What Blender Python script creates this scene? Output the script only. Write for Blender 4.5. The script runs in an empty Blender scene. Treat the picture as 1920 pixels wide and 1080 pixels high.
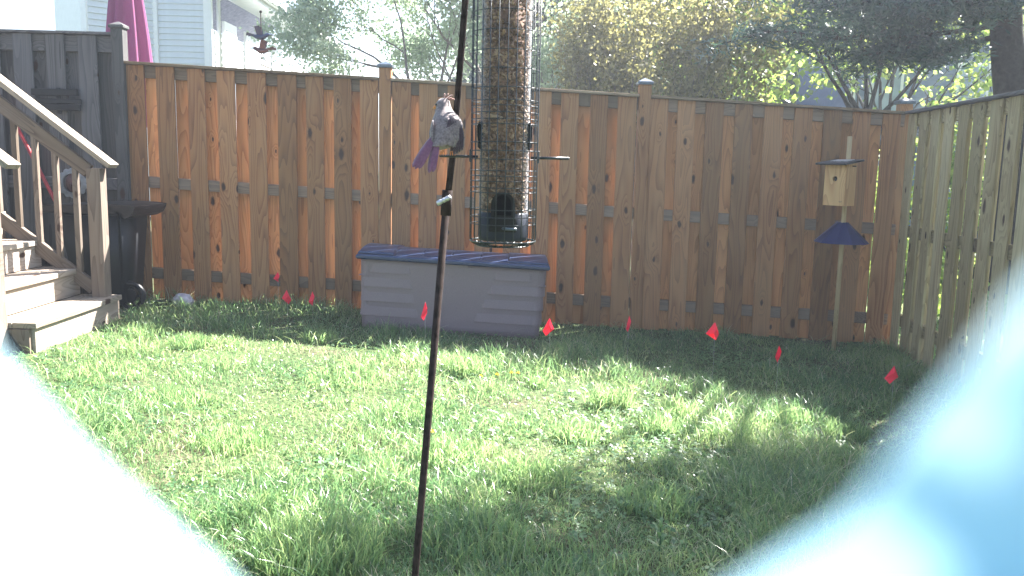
import bpy, bmesh, math, random
import numpy as np
from mathutils import Vector, Matrix, noise
from math import radians as R, sin, cos, pi

S = bpy.context.scene
COL = S.collection
random.seed(7)
rng = np.random.RandomState(11)

# ------------------------------------------------------------------ camera
cam = bpy.data.cameras.new('camera')
cam.sensor_width = 36; cam.lens = 30.0
cam.clip_start = 0.0005; cam.clip_end = 400
cam.dof.use_dof = True
cam.dof.focus_distance = 4.2
cam.dof.aperture_fstop = 19.0          # 1.6 mm wide aperture, as in a small trail camera
cobj = bpy.data.objects.new('camera', cam); COL.objects.link(cobj)
cobj.matrix_world = Matrix.Translation((0, 0, 1.22)) @ Matrix.Rotation(R(90 - 8.3), 4, 'X') @ Matrix.Rotation(R(1.25), 4, 'Z')
S.camera = cobj

# ------------------------------------------------------------------ sky, sun, exposure
SUN_EL, SUN_AZ = R(45), R(44)
w = bpy.data.worlds.new('World'); S.world = w; w.use_nodes = True
nt = w.node_tree; nt.nodes.clear()
sky = nt.nodes.new('ShaderNodeTexSky'); sky.sky_type = 'NISHITA'; sky.sun_disc = False
sky.sun_elevation = SUN_EL; sky.sun_rotation = SUN_AZ; sky.air_density = 1.0; sky.dust_density = 1.5
bg = nt.nodes.new('ShaderNodeBackground'); bg.inputs[1].default_value = 0.05
wo = nt.nodes.new('ShaderNodeOutputWorld')
nt.links.new(sky.outputs[0], bg.inputs[0]); nt.links.new(bg.outputs[0], wo.inputs[0])
sl = bpy.data.lights.new('sun', 'SUN'); sl.energy = 5.0; sl.angle = R(0.5); sl.color = (1, .965, .91)
so = bpy.data.objects.new('sun', sl); COL.objects.link(so)
sdir = Vector((sin(SUN_AZ) * cos(SUN_EL), cos(SUN_AZ) * cos(SUN_EL), sin(SUN_EL)))
so.rotation_euler = sdir.to_track_quat('Z', 'Y').to_euler(); so.location = (8, 12, 20)
S.view_settings.view_transform = 'Standard'; S.view_settings.look = 'None'
S.view_settings.exposure = 3.0; S.view_settings.gamma = 1; S.view_settings.use_curve_mapping = False

# ------------------------------------------------------------------ material helpers
def nmat(name):
    m = bpy.data.materials.new(name); m.use_nodes = True
    t = m.node_tree; t.nodes.clear()
    return m, t, t.nodes, t.links
def N(t, kind, **kw):
    n = t.nodes.new(kind)
    for k, v in kw.items():
        if k.startswith('i_'): n.inputs[int(k[2:])].default_value = v
        else: setattr(n, k, v)
    return n
def ramp(t, fac, stops):
    r = t.nodes.new('ShaderNodeValToRGB')
    e = r.color_ramp.elements
    while len(e) < len(stops): e.new(0.5)
    for i, (p, c) in enumerate(stops):
        e[i].position = p; e[i].color = (*c, 1) if len(c) == 3 else c
    t.links.new(fac, r.inputs[0]); return r.outputs[0]
def mth(t, op, a, b=None, clamp=False):
    n = t.nodes.new('ShaderNodeMath'); n.operation = op; n.use_clamp = clamp
    for i, v in enumerate((a, b)):
        if v is None: continue
        if isinstance(v, (int, float)): n.inputs[i].default_value = v
        else: t.links.new(v, n.inputs[i])
    return n.outputs[0]
def mixc(t, fac, a, b, mode='MIX'):
    n = t.nodes.new('ShaderNodeMix'); n.data_type = 'RGBA'; n.blend_type = mode
    for s, v in ((n.inputs[0], fac), (n.inputs[6], a), (n.inputs[7], b)):
        if isinstance(v, (int, float)): s.default_value = v
        elif isinstance(v, tuple): s.default_value = (*v, 1)
        else: t.links.new(v, s)
    return n.outputs[2]
def bsdf(t, col, rough=.6, spec=.4, metal=0, bump=None, bstr=.3, bdist=.002, coat=0):
    b = t.nodes.new('ShaderNodeBsdfPrincipled')
    for s, v in (('Base Color', col), ('Roughness', rough)):
        if isinstance(v, tuple): b.inputs[s].default_value = (*v, 1)
        elif isinstance(v, (int, float)): b.inputs[s].default_value = v
        else: t.links.new(v, b.inputs[s])
    b.inputs['Specular IOR Level'].default_value = spec
    b.inputs['Metallic'].default_value = metal
    b.inputs['Coat Weight'].default_value = coat
    if bump is not None:
        n = t.nodes.new('ShaderNodeBump'); n.inputs['Strength'].default_value = bstr
        n.inputs['Distance'].default_value = bdist
        t.links.new(bump, n.inputs['Height']); t.links.new(n.outputs[0], b.inputs['Normal'])
    return b
def out(t, sh):
    o = t.nodes.new('ShaderNodeOutputMaterial'); t.links.new(sh, o.inputs[0])

def wood(name, light, mid, dark, grey=None, greyamt=0.0, rough=.75, knots=1.0, tintvar=.6):
    """boards cut along local Z: contour-line grain, knots, per-board shade"""
    m, t, n, l = nmat(name)
    tc = N(t, 'ShaderNodeTexCoord'); oi = N(t, 'ShaderNodeObjectInfo')
    off = N(t, 'ShaderNodeVectorMath', operation='SCALE'); off.inputs[0].default_value = (37, 19, 53)
    l.new(oi.outputs['Random'], off.inputs['Scale'])
    add = N(t, 'ShaderNodeVectorMath', operation='ADD'); l.new(tc.outputs['Object'], add.inputs[0]); l.new(off.outputs[0], add.inputs[1])
    # knots
    sx = N(t, 'ShaderNodeSeparateXYZ'); l.new(add.outputs[0], sx.inputs[0])
    mk = N(t, 'ShaderNodeCombineXYZ'); l.new(mth(t, 'MULTIPLY', sx.outputs[0], 7.0), mk.inputs[0]); l.new(mth(t, 'MULTIPLY', sx.outputs[2], 3.0), mk.inputs[1])
    vo = N(t, 'ShaderNodeTexVoronoi', voronoi_dimensions='2D'); vo.inputs['Scale'].default_value = 1.0; l.new(mk.outputs[0], vo.inputs['Vector'])
    has = mth(t, 'GREATER_THAN', N_sep(t, vo.outputs['Color']), .6)
    sc_ = N(t, 'ShaderNodeSeparateColor'); l.new(vo.outputs['Color'], sc_.inputs[0])
    wob = N(t, 'ShaderNodeTexNoise'); wob.inputs['Scale'].default_value = 30; l.new(add.outputs[0], wob.inputs[0])
    rad = mth(t, 'DIVIDE', mth(t, 'ADD', vo.outputs['Distance'], mth(t, 'MULTIPLY', mth(t, 'SUBTRACT', wob.outputs[0], .5), .10)), mth(t, 'ADD', mth(t, 'MULTIPLY', sc_.outputs[1], 1.2), .35))
    kn = mth(t, 'MULTIPLY', mth(t, 'SUBTRACT', 1.0, mth(t, 'DIVIDE', mth(t, 'SUBTRACT', rad, .06), .05), True), has)
    kn = mth(t, 'MULTIPLY', kn, knots, True)
    pull = mth(t, 'MULTIPLY', mth(t, 'SUBTRACT', .42, rad, True), has)
    # grain: contours of a stretched noise
    mg = N(t, 'ShaderNodeMapping'); mg.inputs['Scale'].default_value = (9, 9, .85); l.new(add.outputs[0], mg.inputs[0])
    no = N(t, 'ShaderNodeTexNoise'); no.inputs['Scale'].default_value = 1.0; no.inputs['Detail'].default_value = 1.2
    l.new(mg.outputs[0], no.inputs[0])
    v = mth(t, 'ADD', no.outputs[0], mth(t, 'MULTIPLY', pull, .5))
    ring = mth(t, 'FRACT', mth(t, 'MULTIPLY', v, 13.0))
    ring = mth(t, 'POWER', ring, 2.2)
    # fine fibre
    mf = N(t, 'ShaderNodeMapping'); mf.inputs['Scale'].default_value = (230, 230, 7); l.new(add.outputs[0], mf.inputs[0])
    nf = N(t, 'ShaderNodeTexNoise'); nf.inputs['Scale'].default_value = 1.0; nf.inputs['Detail'].default_value = 3; l.new(mf.outputs[0], nf.inputs[0])
    # stains
    ms = N(t, 'ShaderNodeMapping'); ms.inputs['Scale'].default_value = (3, 3, .9); l.new(add.outputs[0], ms.inputs[0])
    ns = N(t, 'ShaderNodeTexNoise'); ns.inputs['Scale'].default_value = 1.6; ns.inputs['Detail'].default_value = 4; l.new(ms.outputs[0], ns.inputs[0])
    f = mth(t, 'ADD', mth(t, 'MULTIPLY', ring, .62), mth(t, 'MULTIPLY', nf.outputs[0], .38))
    c = ramp(t, f, [(.12, light), (.45, mid), (.95, dark)])
    if grey: c = mixc(t, mth(t, 'MULTIPLY', ramp(t, ns.outputs[0], [(.38, (0, 0, 0)), (.68, (1, 1, 1))]), greyamt), c, grey)
    var = mth(t, 'ADD', mth(t, 'MULTIPLY', oi.outputs['Random'], tintvar), 1 - tintvar * .5)
    c = mixc(t, 1.0, c, comb(t, var, var, mth(t, 'POWER', var, 1.15)), 'MULTIPLY')
    c = mixc(t, 1.0, c, ramp(t, ns.outputs[0], [(.25, (.78, .76, .76)), (.6, (1.06, 1.04, 1.02))]), 'MULTIPLY')
    c = mixc(t, kn, c, (.045, .022, .014))
    b = bsdf(t, c, rough, .25, bump=f, bstr=.35, bdist=.0015)
    out(t, b.outputs[0]); return m
def N_sep(t, col):
    s = t.nodes.new('ShaderNodeSeparateColor'); t.links.new(col, s.inputs[0]); return s.outputs[0]
def comb(t, a, b, c):
    s = t.nodes.new('ShaderNodeCombineColor')
    for i, v in enumerate((a, b, c)): t.links.new(v, s.inputs[i])
    return s.outputs[0]
def plain(name, col, rough=.6, spec=.4, metal=0, nscale=40, nvar=.18, bstr=.15, trans=0.0, coat=0, bdist=.002, tcol=None):
    m, t, n, l = nmat(name)
    tc = N(t, 'ShaderNodeTexCoord'); no = N(t, 'ShaderNodeTexNoise'); no.inputs['Scale'].default_value = nscale; no.inputs['Detail'].default_value = 5
    l.new(tc.outputs['Object'], no.inputs[0])
    lo = tuple(c * (1 - nvar) for c in col); hi = tuple(min(1, c * (1 + nvar)) for c in col)
    c = ramp(t, no.outputs[0], [(.3, lo), (.7, hi)])
    b = bsdf(t, c, rough, spec, metal, no.outputs[0], bstr, bdist, coat)
    if trans > 0:
        tr = N(t, 'ShaderNodeBsdfTranslucent'); tr.inputs[0].default_value = (*(tcol or col), 1)
        mx = N(t, 'ShaderNodeMixShader'); mx.inputs[0].default_value = trans
        l.new(b.outputs[0], mx.inputs[1]); l.new(tr.outputs[0], mx.inputs[2]); out(t, mx.outputs[0])
    else: out(t, b.outputs[0])
    return m
def leafmat(name, stops, tstops, trans=.4, rough=.5, spec=.35):
    """leaf / blade colours picked per leaf through the 'tint' attribute"""
    m, t, n, l = nmat(name)
    a = N(t, 'ShaderNodeAttribute', attribute_name='tint')
    c = ramp(t, a.outputs['Fac'], stops); c2 = ramp(t, a.outputs['Fac'], tstops)
    b = bsdf(t, c, rough, spec)
    tr = N(t, 'ShaderNodeBsdfTranslucent'); l.new(c2, tr.inputs[0])
    mx = N(t, 'ShaderNodeMixShader'); mx.inputs[0].default_value = trans
    l.new(b.outputs[0], mx.inputs[1]); l.new(tr.outputs[0], mx.inputs[2]); out(t, mx.outputs[0])
    return m

M = {}
M['fence'] = wood('fence_wood', (0.352, 0.174, 0.074), (0.271, 0.126, 0.054), (0.143, 0.063, 0.028), (0.200, 0.134, 0.071), .45)
M['fence_back'] = wood('glow_fence_wood', (0.570, 0.289, 0.122), (0.475, 0.225, 0.090), (0.304, 0.128, 0.050), (0.361, 0.212, 0.108), .3)  # paler than the front boards; sun glow between boards put into the colour
M['fence_rail'] = wood('rail_wood', (0.230, 0.161, 0.109), (0.177, 0.121, 0.083), (0.106, 0.069, 0.047), (0.168, 0.137, 0.109), .6)
M['fence_green'] = wood('green_tinged_wood', (0.415, 0.329, 0.179), (0.322, 0.249, 0.130), (0.198, 0.141, 0.074), (0.280, 0.254, 0.156), .5)
M['post'] = wood('post_wood', (0.245, 0.170, 0.102), (0.190, 0.126, 0.075), (0.116, 0.071, 0.044), (0.163, 0.143, 0.095), .6)
M['grey'] = wood('weathered_wood', (0.121, 0.118, 0.121), (0.085, 0.083, 0.085), (0.044, 0.043, 0.047), (0.072, 0.074, 0.083), .6, tintvar=.5)
M['deck'] = wood('deck_wood', (0.198, 0.156, 0.120), (0.150, 0.114, 0.087), (0.078, 0.054, 0.042), (0.144, 0.126, 0.114), .6)
M['tread'] = wood('tread_wood', (0.403, 0.346, 0.278), (0.317, 0.259, 0.202), (0.163, 0.125, 0.096), (0.288, 0.259, 0.230), .6)
M['cedar'] = wood('cedar', (.66, .42, .20), (.57, .33, .145), (.42, .22, .09), None, 0, knots=0, tintvar=.1)
M['pole_wood'] = wood('pole_pine', (0.480, 0.368, 0.208), (0.416, 0.304, 0.160), (0.304, 0.208, 0.112), None, 0, knots=0, tintvar=.1)
M['iron'] = plain('rusty_iron', (.026, .018, .016), .9, .08, 0, 60, .6, .4)
M['wire'] = plain('dark_green_wire', (.010, .017, .022), .3, .5, 0, 30, .2, .05)
M['galv'] = plain('galvanized', (.5, .5, .52), .4, .5, .8, 50, .25)
M['cap'] = plain('post_cap_metal', (0.080, 0.104, 0.136), .35, .6, .3, 50, .25)
M['boxgrey'] = plain('resin_mauve', (.20, .152, .162), .55, .35, 0, 220, .10, .25)
M['boxblue'] = plain('resin_blue', (.012, .028, .082), .36, .5, 0, 160, .12, .12)
M['blue'] = plain('blue_sheet', (0.016, 0.032, 0.160), .45, .45, 0, 60, .12, .1)
M['blackroof'] = plain('black_shingle', (.02, .021, .028), .7, .4, 0, 90, .3, .3)
M['black'] = plain('black_resin', (.0035, .004, .007), .45, .3, 0, 50, .3, .2)
M['flag'] = plain('pink_flag', (.95, .045, .10), .5, .3, 0, 30, .08, .1, trans=.45, tcol=(1, .05, .10))
M['umb'] = plain('plum_canvas', (.26, .085, .18), .85, .1, 0, 120, .12, .3, trans=.3, tcol=(.42, .14, .30))
M['vinyl'] = plain('vinyl_siding', (.62, .66, .70), .5, .3, 0, 12, .04, .05)
M['trim'] = plain('white_trim', (.80, .81, .82), .45, .35, 0, 12, .03, .05)
M['glass'] = plain('window_glass', (.22, .30, .36), .08, .8, 0, 4, .15, .0)
M['bluehouse'] = plain('blue_grey_siding', (.14, .19, .30), .6, .3, 0, 8, .08, .1)
M['shingles'] = plain('roof_shingles', (.22, .23, .26), .8, .2, 0, 14, .3, .4, bdist=.02)
M['bark'] = plain('dark_bark', (.034, .028, .026), .9, .15, 0, 24, .45, .8, bdist=.02)
M['barkgrey'] = plain('grey_bark', (.16, .135, .12), .9, .15, 0, 24, .35, .6, bdist=.01)
M['rock'] = plain('pale_rock', (.46, .42, .45), .9, .2, 0, 14, .35, .8, bdist=.02)
M['seed'] = plain('seed_mix', (.22, .12, .07), .75, .25, 0, 130, .5, .3)
M['beak'] = plain('orange_beak', (.60, .22, .06), .4, .5, 0, 60, .1, .05)
M['eye'] = plain('black_eye', (.005, .005, .005), .08, .8, 0, 30, .1, 0)
M['basem'] = plain('feeder_base_smoke', (.014, .018, .030), .5, .25, 0, 40, .2, .05)
M['red'] = plain('red_paint', (.32, .03, .035), .5, .4, 0, 30, .2, .1)
M['ornament'] = plain('pale_ornament', (.20, .22, .24), .5, .4, .2, 30, .2, .1)
M['copper'] = plain('copper_ornament', (.10, .05, .05), .4, .5, .5, 30, .3, .1)
M['dandelion'] = plain('dandelion_yellow', (.85, .55, .02), .7, .2, 0, 200, .15, .1, trans=.2)
M['portgreen'] = plain('feeder_olive', (.020, .019, .018), .8, .1, 0, 30, .15, .1)
M['soil'] = None

M['opening_shade'] = plain('opening_shade', (.004, .004, .005), 1.0, 0.0, 0, 20, .1, 0)  # matte black painted in for the shade inside openings
# seed pieces vary in shade through the tint attribute
M['seeds'] = leafmat('seed_pieces', [(0, (.10, .055, .035)), (.35, (.28, .16, .09)), (.7, (.50, .31, .18)), (1, (.62, .45, .29))],
                     [(0, (.2, .1, .05)), (1, (.5, .3, .15))], .0, .6, .3)
M['grass'] = leafmat('grass_blades',
    [(0, (.030, .078, .038)), (.4, (.075, .15, .058)), (.75, (.19, .27, .10)), (1, (.44, .42, .30))],
    [(0, (.14, .30, .12)), (.4, (.30, .50, .20)), (.75, (.56, .70, .28)), (1, (.58, .56, .36))], .45, .28, .75)
M['clover'] = leafmat('clover_leaves',
    [(0, (.035, .09, .045)), (.5, (.07, .155, .065)), (1, (.16, .25, .11))],
    [(0, (.14, .30, .10)), (1, (.38, .55, .18))], .4, .42, .5)
M['leaf_pale'] = leafmat('pale_leaves', [(0, (.22, .28, .21)), (.5, (.38, .44, .35)), (1, (.55, .60, .52))],
    [(0, (.30, .42, .24)), (1, (.60, .70, .50))], .5)
M['leaf_bronze'] = leafmat('bronze_leaves', [(0, (.08, .075, .035)), (.5, (.16, .15, .07)), (1, (.30, .28, .14))],
    [(0, (.22, .22, .07)), (1, (.55, .50, .20))], .4)
M['leaf_lime'] = leafmat('lime_leaves', [(0, (.06, .11, .03)), (.5, (.12, .19, .05)), (1, (.26, .31, .09))],
    [(0, (.2, .36, .06)), (1, (.55, .66, .15))], .5)
M['leaf_pine'] = leafmat('pine_needles', [(0, (.016, .045, .048)), (.6, (.03, .072, .070)), (1, (.065, .12, .10))],
    [(0, (.03, .08, .06)), (1, (.09, .17, .10))], .2, .5)
M['leaf_dark'] = leafmat('dark_foliage', [(0, (.018, .036, .035)), (.6, (.035, .065, .05)), (1, (.09, .12, .07))],
    [(0, (.04, .09, .06)), (1, (.16, .24, .11))], .25, .6)

def tube_mat():
    m, t, n, l = nmat('clear_plastic')
    tr = N(t, 'ShaderNodeBsdfTransparent'); tr.inputs[0].default_value = (.93, .94, .96, 1)
    gl = N(t, 'ShaderNodeBsdfGlossy'); gl.inputs['Roughness'].default_value = .12
    df = N(t, 'ShaderNodeBsdfDiffuse'); df.inputs[0].default_value = (.6, .62, .66, 1)
    m2 = N(t, 'ShaderNodeMixShader'); m2.inputs[0].default_value = .7; l.new(gl.outputs[0], m2.inputs[1]); l.new(df.outputs[0], m2.inputs[2])
    lw = N(t, 'ShaderNodeLayerWeight'); lw.inputs[0].default_value = .45
    mx = N(t, 'ShaderNodeMixShader')
    l.new(mth(t, 'ADD', mth(t, 'MULTIPLY', mth(t, 'POWER', lw.outputs['Facing'], 3.5), .85), .012), mx.inputs[0])
    l.new(tr.outputs[0], mx.inputs[1]); l.new(m2.outputs[0], mx.inputs[2]); out(t, mx.outputs[0])
    return m
M['tube'] = tube_mat()

def bird_mat(name, a, b, c, scale):
    m, t, n, l = nmat(name)
    tc = N(t, 'ShaderNodeTexCoord')
    vo = N(t, 'ShaderNodeTexVoronoi'); vo.inputs['Scale'].default_value = scale; l.new(tc.outputs['Object'], vo.inputs['Vector'])
    no = N(t, 'ShaderNodeTexNoise'); no.inputs['Scale'].default_value = 60; no.inputs['Detail'].default_value = 4; l.new(tc.outputs['Object'], no.inputs[0])
    f = mth(t, 'ADD', mth(t, 'MULTIPLY', vo.outputs['Distance'], .5), mth(t, 'MULTIPLY', no.outputs[0], .6))
    col = ramp(t, f, [(.25, a), (.5, b), (.8, c)])
    bs = bsdf(t, col, .8, .2, bump=f, bstr=.5, bdist=.001); bs.inputs['Sheen Weight'].default_value = .3
    out(t, bs.outputs[0]); return m
M['plum'] = bird_mat('plumage', (.27, .215, .21), (.19, .15, .15), (.10, .078, .082), 260)
M['wingm'] = bird_mat('wing_feathers', (.11, .065, .085), (.07, .045, .06), (.04, .027, .037), 200)
M['tailm'] = bird_mat('tail_feathers', (.20, .085, .14), (.16, .07, .12), (.12, .05, .09), 200)
M['crestm'] = bird_mat('crest_feathers', (.34, .18, .15), (.28, .14, .12), (.2, .1, .09), 200)

# ------------------------------------------------------------------ mesh helpers
def mesh_np(name, v, polys_len, idx, tint=None, smooth=False):
    me = bpy.data.meshes.new(name)
    nv = len(v); npoly = len(polys_len)
    me.vertices.add(nv); me.vertices.foreach_set('co', v.astype(np.float32).ravel())
    me.loops.add(len(idx)); me.loops.foreach_set('vertex_index', idx.astype(np.int32))
    me.polygons.add(npoly)
    ls = np.concatenate([[0], np.cumsum(polys_len)[:-1]]).astype(np.int32)
    me.polygons.foreach_set('loop_start', ls)
    me.update(calc_edges=True)
    if tint is not None:
        a = me.attributes.new('tint', 'FLOAT', 'POINT'); a.data.foreach_set('value', tint.astype(np.float32))
    if smooth: me.polygons.foreach_set('use_smooth', np.ones(npoly, bool))
    return me
def link(name, me, mat=None, parent=None, kind=None):
    o = bpy.data.objects.new(name, me); COL.objects.link(o)
    if mat is not None and len(me.materials) == 0: me.materials.append(mat)
    if parent is not None:
        o.parent = parent
        o.matrix_parent_inverse = parent.matrix_basis.inverted()
    if kind: o['kind'] = kind
    return o
def local(name, me, mat, parent):
    """child given in its parent's own coordinates"""
    o = bpy.data.objects.new(name, me); COL.objects.link(o)
    if len(me.materials) == 0: me.materials.append(mat)
    o.parent = parent; return o
def thing(name, label, cat, loc=(0, 0, 0), rz=0, group=None, rot=None):
    o = bpy.data.objects.new(name, None); COL.objects.link(o)
    o.empty_display_size = .1
    o.location = loc; o.rotation_euler = rot if rot else (0, 0, rz)
    o['label'] = label; o['category'] = cat
    if group: o['group'] = group
    o.matrix_basis = o.matrix_basis
    return o
def tag(o, label, cat, group=None, kind=None):
    o['label'] = label; o['category'] = cat
    if group: o['group'] = group
    if kind: o['kind'] = kind
    return o
def bm_me(name, bm, smooth=False):
    me = bpy.data.meshes.new(name); bm.normal_update(); bm.to_mesh(me); bm.free()
    if smooth:
        for p in me.polygons: p.use_smooth = True
    return me
def bx(bm, c, s, rot=None, bev=0):
    r = bmesh.ops.create_cube(bm, size=1)
    mt = Matrix.Translation(c) @ (rot.to_4x4() if rot is not None else Matrix()) @ Matrix.Diagonal((*s, 1))
    bmesh.ops.transform(bm, matrix=mt, verts=r['verts'])
    if bev > 0:
        es = list({e for v in r['verts'] for e in v.link_edges})
        bmesh.ops.bevel(bm, geom=es, offset=bev, segments=1, affect='EDGES', profile=.5)
def tube(bm, pts, rad, n=8, caps=True):
    pts = [Vector(p) for p in pts]
    if isinstance(rad, (int, float)): rad = [rad] * len(pts)
    rings = []; up = Vector((0, 0, 1)); prev = None
    for i, p in enumerate(pts):
        d = (pts[min(i + 1, len(pts) - 1)] - pts[max(i - 1, 0)]).normalized()
        if prev is None:
            a = d.cross(up)
            if a.length < .05: a = d.cross(Vector((1, 0, 0)))
            a.normalize()
        else:
            a = prev - d * prev.dot(d); a.normalize()
        prev = a; b = d.cross(a)
        rings.append([bm.verts.new(p + (a * cos(2 * pi * k / n) + b * sin(2 * pi * k / n)) * rad[i]) for k in range(n)])
    for i in range(len(rings) - 1):
        for k in range(n):
            f = bm.faces.new((rings[i][k], rings[i][(k + 1) % n], rings[i + 1][(k + 1) % n], rings[i + 1][k])); f.smooth = True
    if caps:
        bm.faces.new(rings[0][::-1]); bm.faces.new(rings[-1])
def lathe(bm, prof, n=24, smooth=True, closed=False):
    rings = [[bm.verts.new((r * cos(2 * pi * k / n), r * sin(2 * pi * k / n), z)) for k in range(n)] for r, z in prof]
    m = len(rings) - (0 if closed else 1)
    for i in range(m):
        a, b = rings[i], rings[(i + 1) % len(rings)]
        for k in range(n):
            f = bm.faces.new((a[k], a[(k + 1) % n], b[(k + 1) % n], b[k])); f.smooth = smooth
    return rings
_plank = {}
def plank_me(w, t, L, bev=.0025):
    """board standing along local Z, origin at its middle"""
    k = (round(w, 4), round(t, 4), round(L, 3))
    if k not in _plank:
        bm = bmesh.new(); bx(bm, (0, 0, 0), (w, t, L), bev=bev)
        _plank[k] = bm_me('plank', bm)
    return _plank[k]
def plank(name, p0, p1, w, t, mat, parent, side=(0, 1, 0), jitter=0.0):
    """board from p0 to p1; w runs across, t along `side`"""
    p0 = Vector(p0); p1 = Vector(p1); z = (p1 - p0); L = z.length; z.normalize()
    y = Vector(side); y = (y - z * y.dot(z)).normalized(); x = y.cross(z)
    me = plank_me(w, t, L)
    key = me.name + mat.name
    if key not in _plank:
        c = me.copy(); c.name = 'plank'; c.materials.clear(); c.materials.append(mat); _plank[key] = c
    o = bpy.data.objects.new(name, _plank[key]); COL.objects.link(o)
    mw = Matrix((x, y, z)).transposed().to_4x4(); mw.translation = (p0 + p1) / 2
    if jitter: mw = mw @ Matrix.Rotation(random.uniform(-jitter, jitter), 4, 'Y') @ Matrix.Rotation(random.uniform(-jitter, jitter) * 1.5, 4, 'Z')
    if parent: o.parent = parent; mw = parent.matrix_basis.inverted() @ mw
    o.matrix_basis = mw
    return o

# ------------------------------------------------------------------ ground
def gz(x, y):
    fade = 1.0 if abs(x) < 6 else max(0, 1 - (abs(x) - 6) / 8)
    return -.042 * x * fade + .018 * noise.noise(Vector((x * .9, y * .9, 3))) * min(1, max(0, y))
def axis(lo, hi, fine_lo, fine_hi, step, big):
    a = list(np.arange(fine_lo, fine_hi + 1e-6, step)); v = fine_lo; s = step
    while v > lo: s = min(s * 1.5, big); v -= s; a.insert(0, v)
    v = a[-1]; s = step
    while v < hi: s = min(s * 1.5, big); v += s; a.append(v)
    return a
xs = [v for v in axis(-70, 70, -4, 5, .12, 15)]; ys = axis(-25, 90, .5, 9, .12, 15)
V = np.array([(x, y, gz(x, y)) for y in ys for x in xs]); nx = len(xs)
idx = []
for j in range(len(ys) - 1):
    for i in range(nx - 1):
        a = j * nx + i; idx += [a, a + 1, a + nx + 1, a + nx]
me = mesh_np('ground', V, np.full(len(idx) // 4, 4), np.array(idx), smooth=True)
m, t, n, l = nmat('lawn_soil')
tc = N(t, 'ShaderNodeTexCoord'); n1 = N(t, 'ShaderNodeTexNoise'); n1.inputs['Scale'].default_value = 1.1; n1.inputs['Detail'].default_value = 6
n2 = N(t, 'ShaderNodeTexNoise'); n2.inputs['Scale'].default_value = 45; n2.inputs['Detail'].default_value = 6
l.new(tc.outputs['Object'], n1.inputs[0]); l.new(tc.outputs['Object'], n2.inputs[0])
c1 = ramp(t, n2.outputs[0], [(.3, (.03, .05, .02)), (.55, (.06, .09, .03)), (.75, (.13, .12, .07))])
c2 = ramp(t, n2.outputs[0], [(.3, (.05, .035, .025)), (.7, (.15, .11, .075))])
c = mixc(t, ramp(t, n1.outputs[0], [(.52, (0, 0, 0)), (.62, (.7, .7, .7))]), c1, c2)
out(t, bsdf(t, c, .9, .2, bump=n2.outputs[0], bstr=.8, bdist=.02).outputs[0])
g = link('lawn_ground', me, m, kind='structure')

# ------------------------------------------------------------------ fences
FT = lambda x: 1.795 - .042 * x         # top of the cap board along the back fence
FY = 6.58
POSTX = [-.990, .972, 2.935]
fronts = [[-2.877, -2.649, -2.416, -2.192, -1.963, -1.735, -1.523, -1.314, -1.110],
          [-.868, -.665, -.448, -.230, -.013, .203, .408, .629, .842],
          [1.087, 1.293, 1.508, 1.730, 1.956, 2.178, 2.405, 2.619, 2.850]]
fence = thing('wooden_fence', 'brown board fence across the back of the yard with two capped posts', 'fence', (0, FY, 0))
def post_cap(parent, x, y, z, s=.058):
    bm = bmesh.new()
    bx(bm, (0, 0, .012), (2 * s, 2 * s, .024), bev=.004)
    v = [bm.verts.new(p) for p in ((-s * .92, -s * .92, .0245), (s * .92, -s * .92, .0245), (s * .92, s * .92, .0245), (-s * .92, s * .92, .0245), (0, 0, .052))]
    for k in range(4): bm.faces.new((v[k], v[(k + 1) % 4], v[4]))
    o = link('post_cap', bm_me('post_cap', bm), M['cap'], parent)
    o.matrix_basis = Matrix.Translation((x, y, z)); return o
def sub(name, o, parent):
    pass
edges = [-2.965, POSTX[0], POSTX[1], POSTX[2]]
for i, px in enumerate(POSTX):
    zt = FT(px) + (.075 if i < 2 else .06)
    py = FY + .035
    if i == 2: px += .035; py += .05
    po = plank('post', (px, py, gz(px, FY) - .3), (px, py, zt), .09, .09, M['fence'], fence)
    cp = post_cap(None, px, py, zt, .058 if i < 2 else .062)
    cp.parent = po; cp.matrix_basis = po.matrix_basis.inverted() @ Matrix.Translation((px, py, zt))
    cp.matrix_basis = (fence.matrix_basis @ po.matrix_basis).inverted() @ Matrix.Translation((px, py, zt))
for b in range(3):
    x0, x1 = edges[b] + (.046 if b else 0), edges[b + 1] - .046
    if b == 2: x1 = POSTX[2] + .02
    plank('cap_board', (x0, FY + .045, FT(x0) - .010), (x1, FY + .045, FT(x1) - .010), .15, .02, M['post'], fence, side=(0, 0, 1))
    for dz, th in ((.066, .09), (.895, .085), (1.60, .085)):
        plank('rail', (x0, FY + .046, FT(x0) - dz), (x1, FY + .046, FT(x1) - dz), .038, th, M['fence_rail'], fence, side=(0, 0, 1))
    for x in fronts[b]:
        wd = .138 + random.uniform(-.006, .006)
        plank('front_board', (x, FY + .014 + random.uniform(-.0015, .0015), gz(x, FY) - .02), (x, FY + .014, FT(x) - .0215), round(wd, 3), .018, M['fence'], fence, jitter=.003)
    fr = fronts[b]
    bxs = [(fr[k] + fr[k + 1]) / 2 + random.uniform(-.006, .006) for k in range(8)]
    if b == 0: bxs = bxs + []
    if b == 2: bxs += [2.79 + .115]
    for x in bxs:
        plank('back_board', (x, FY + .0765, gz(x, FY) - .02), (x, FY + .0765, FT(x) - .0225), .130, .018, M['fence_back'], fence, jitter=.003)

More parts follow.
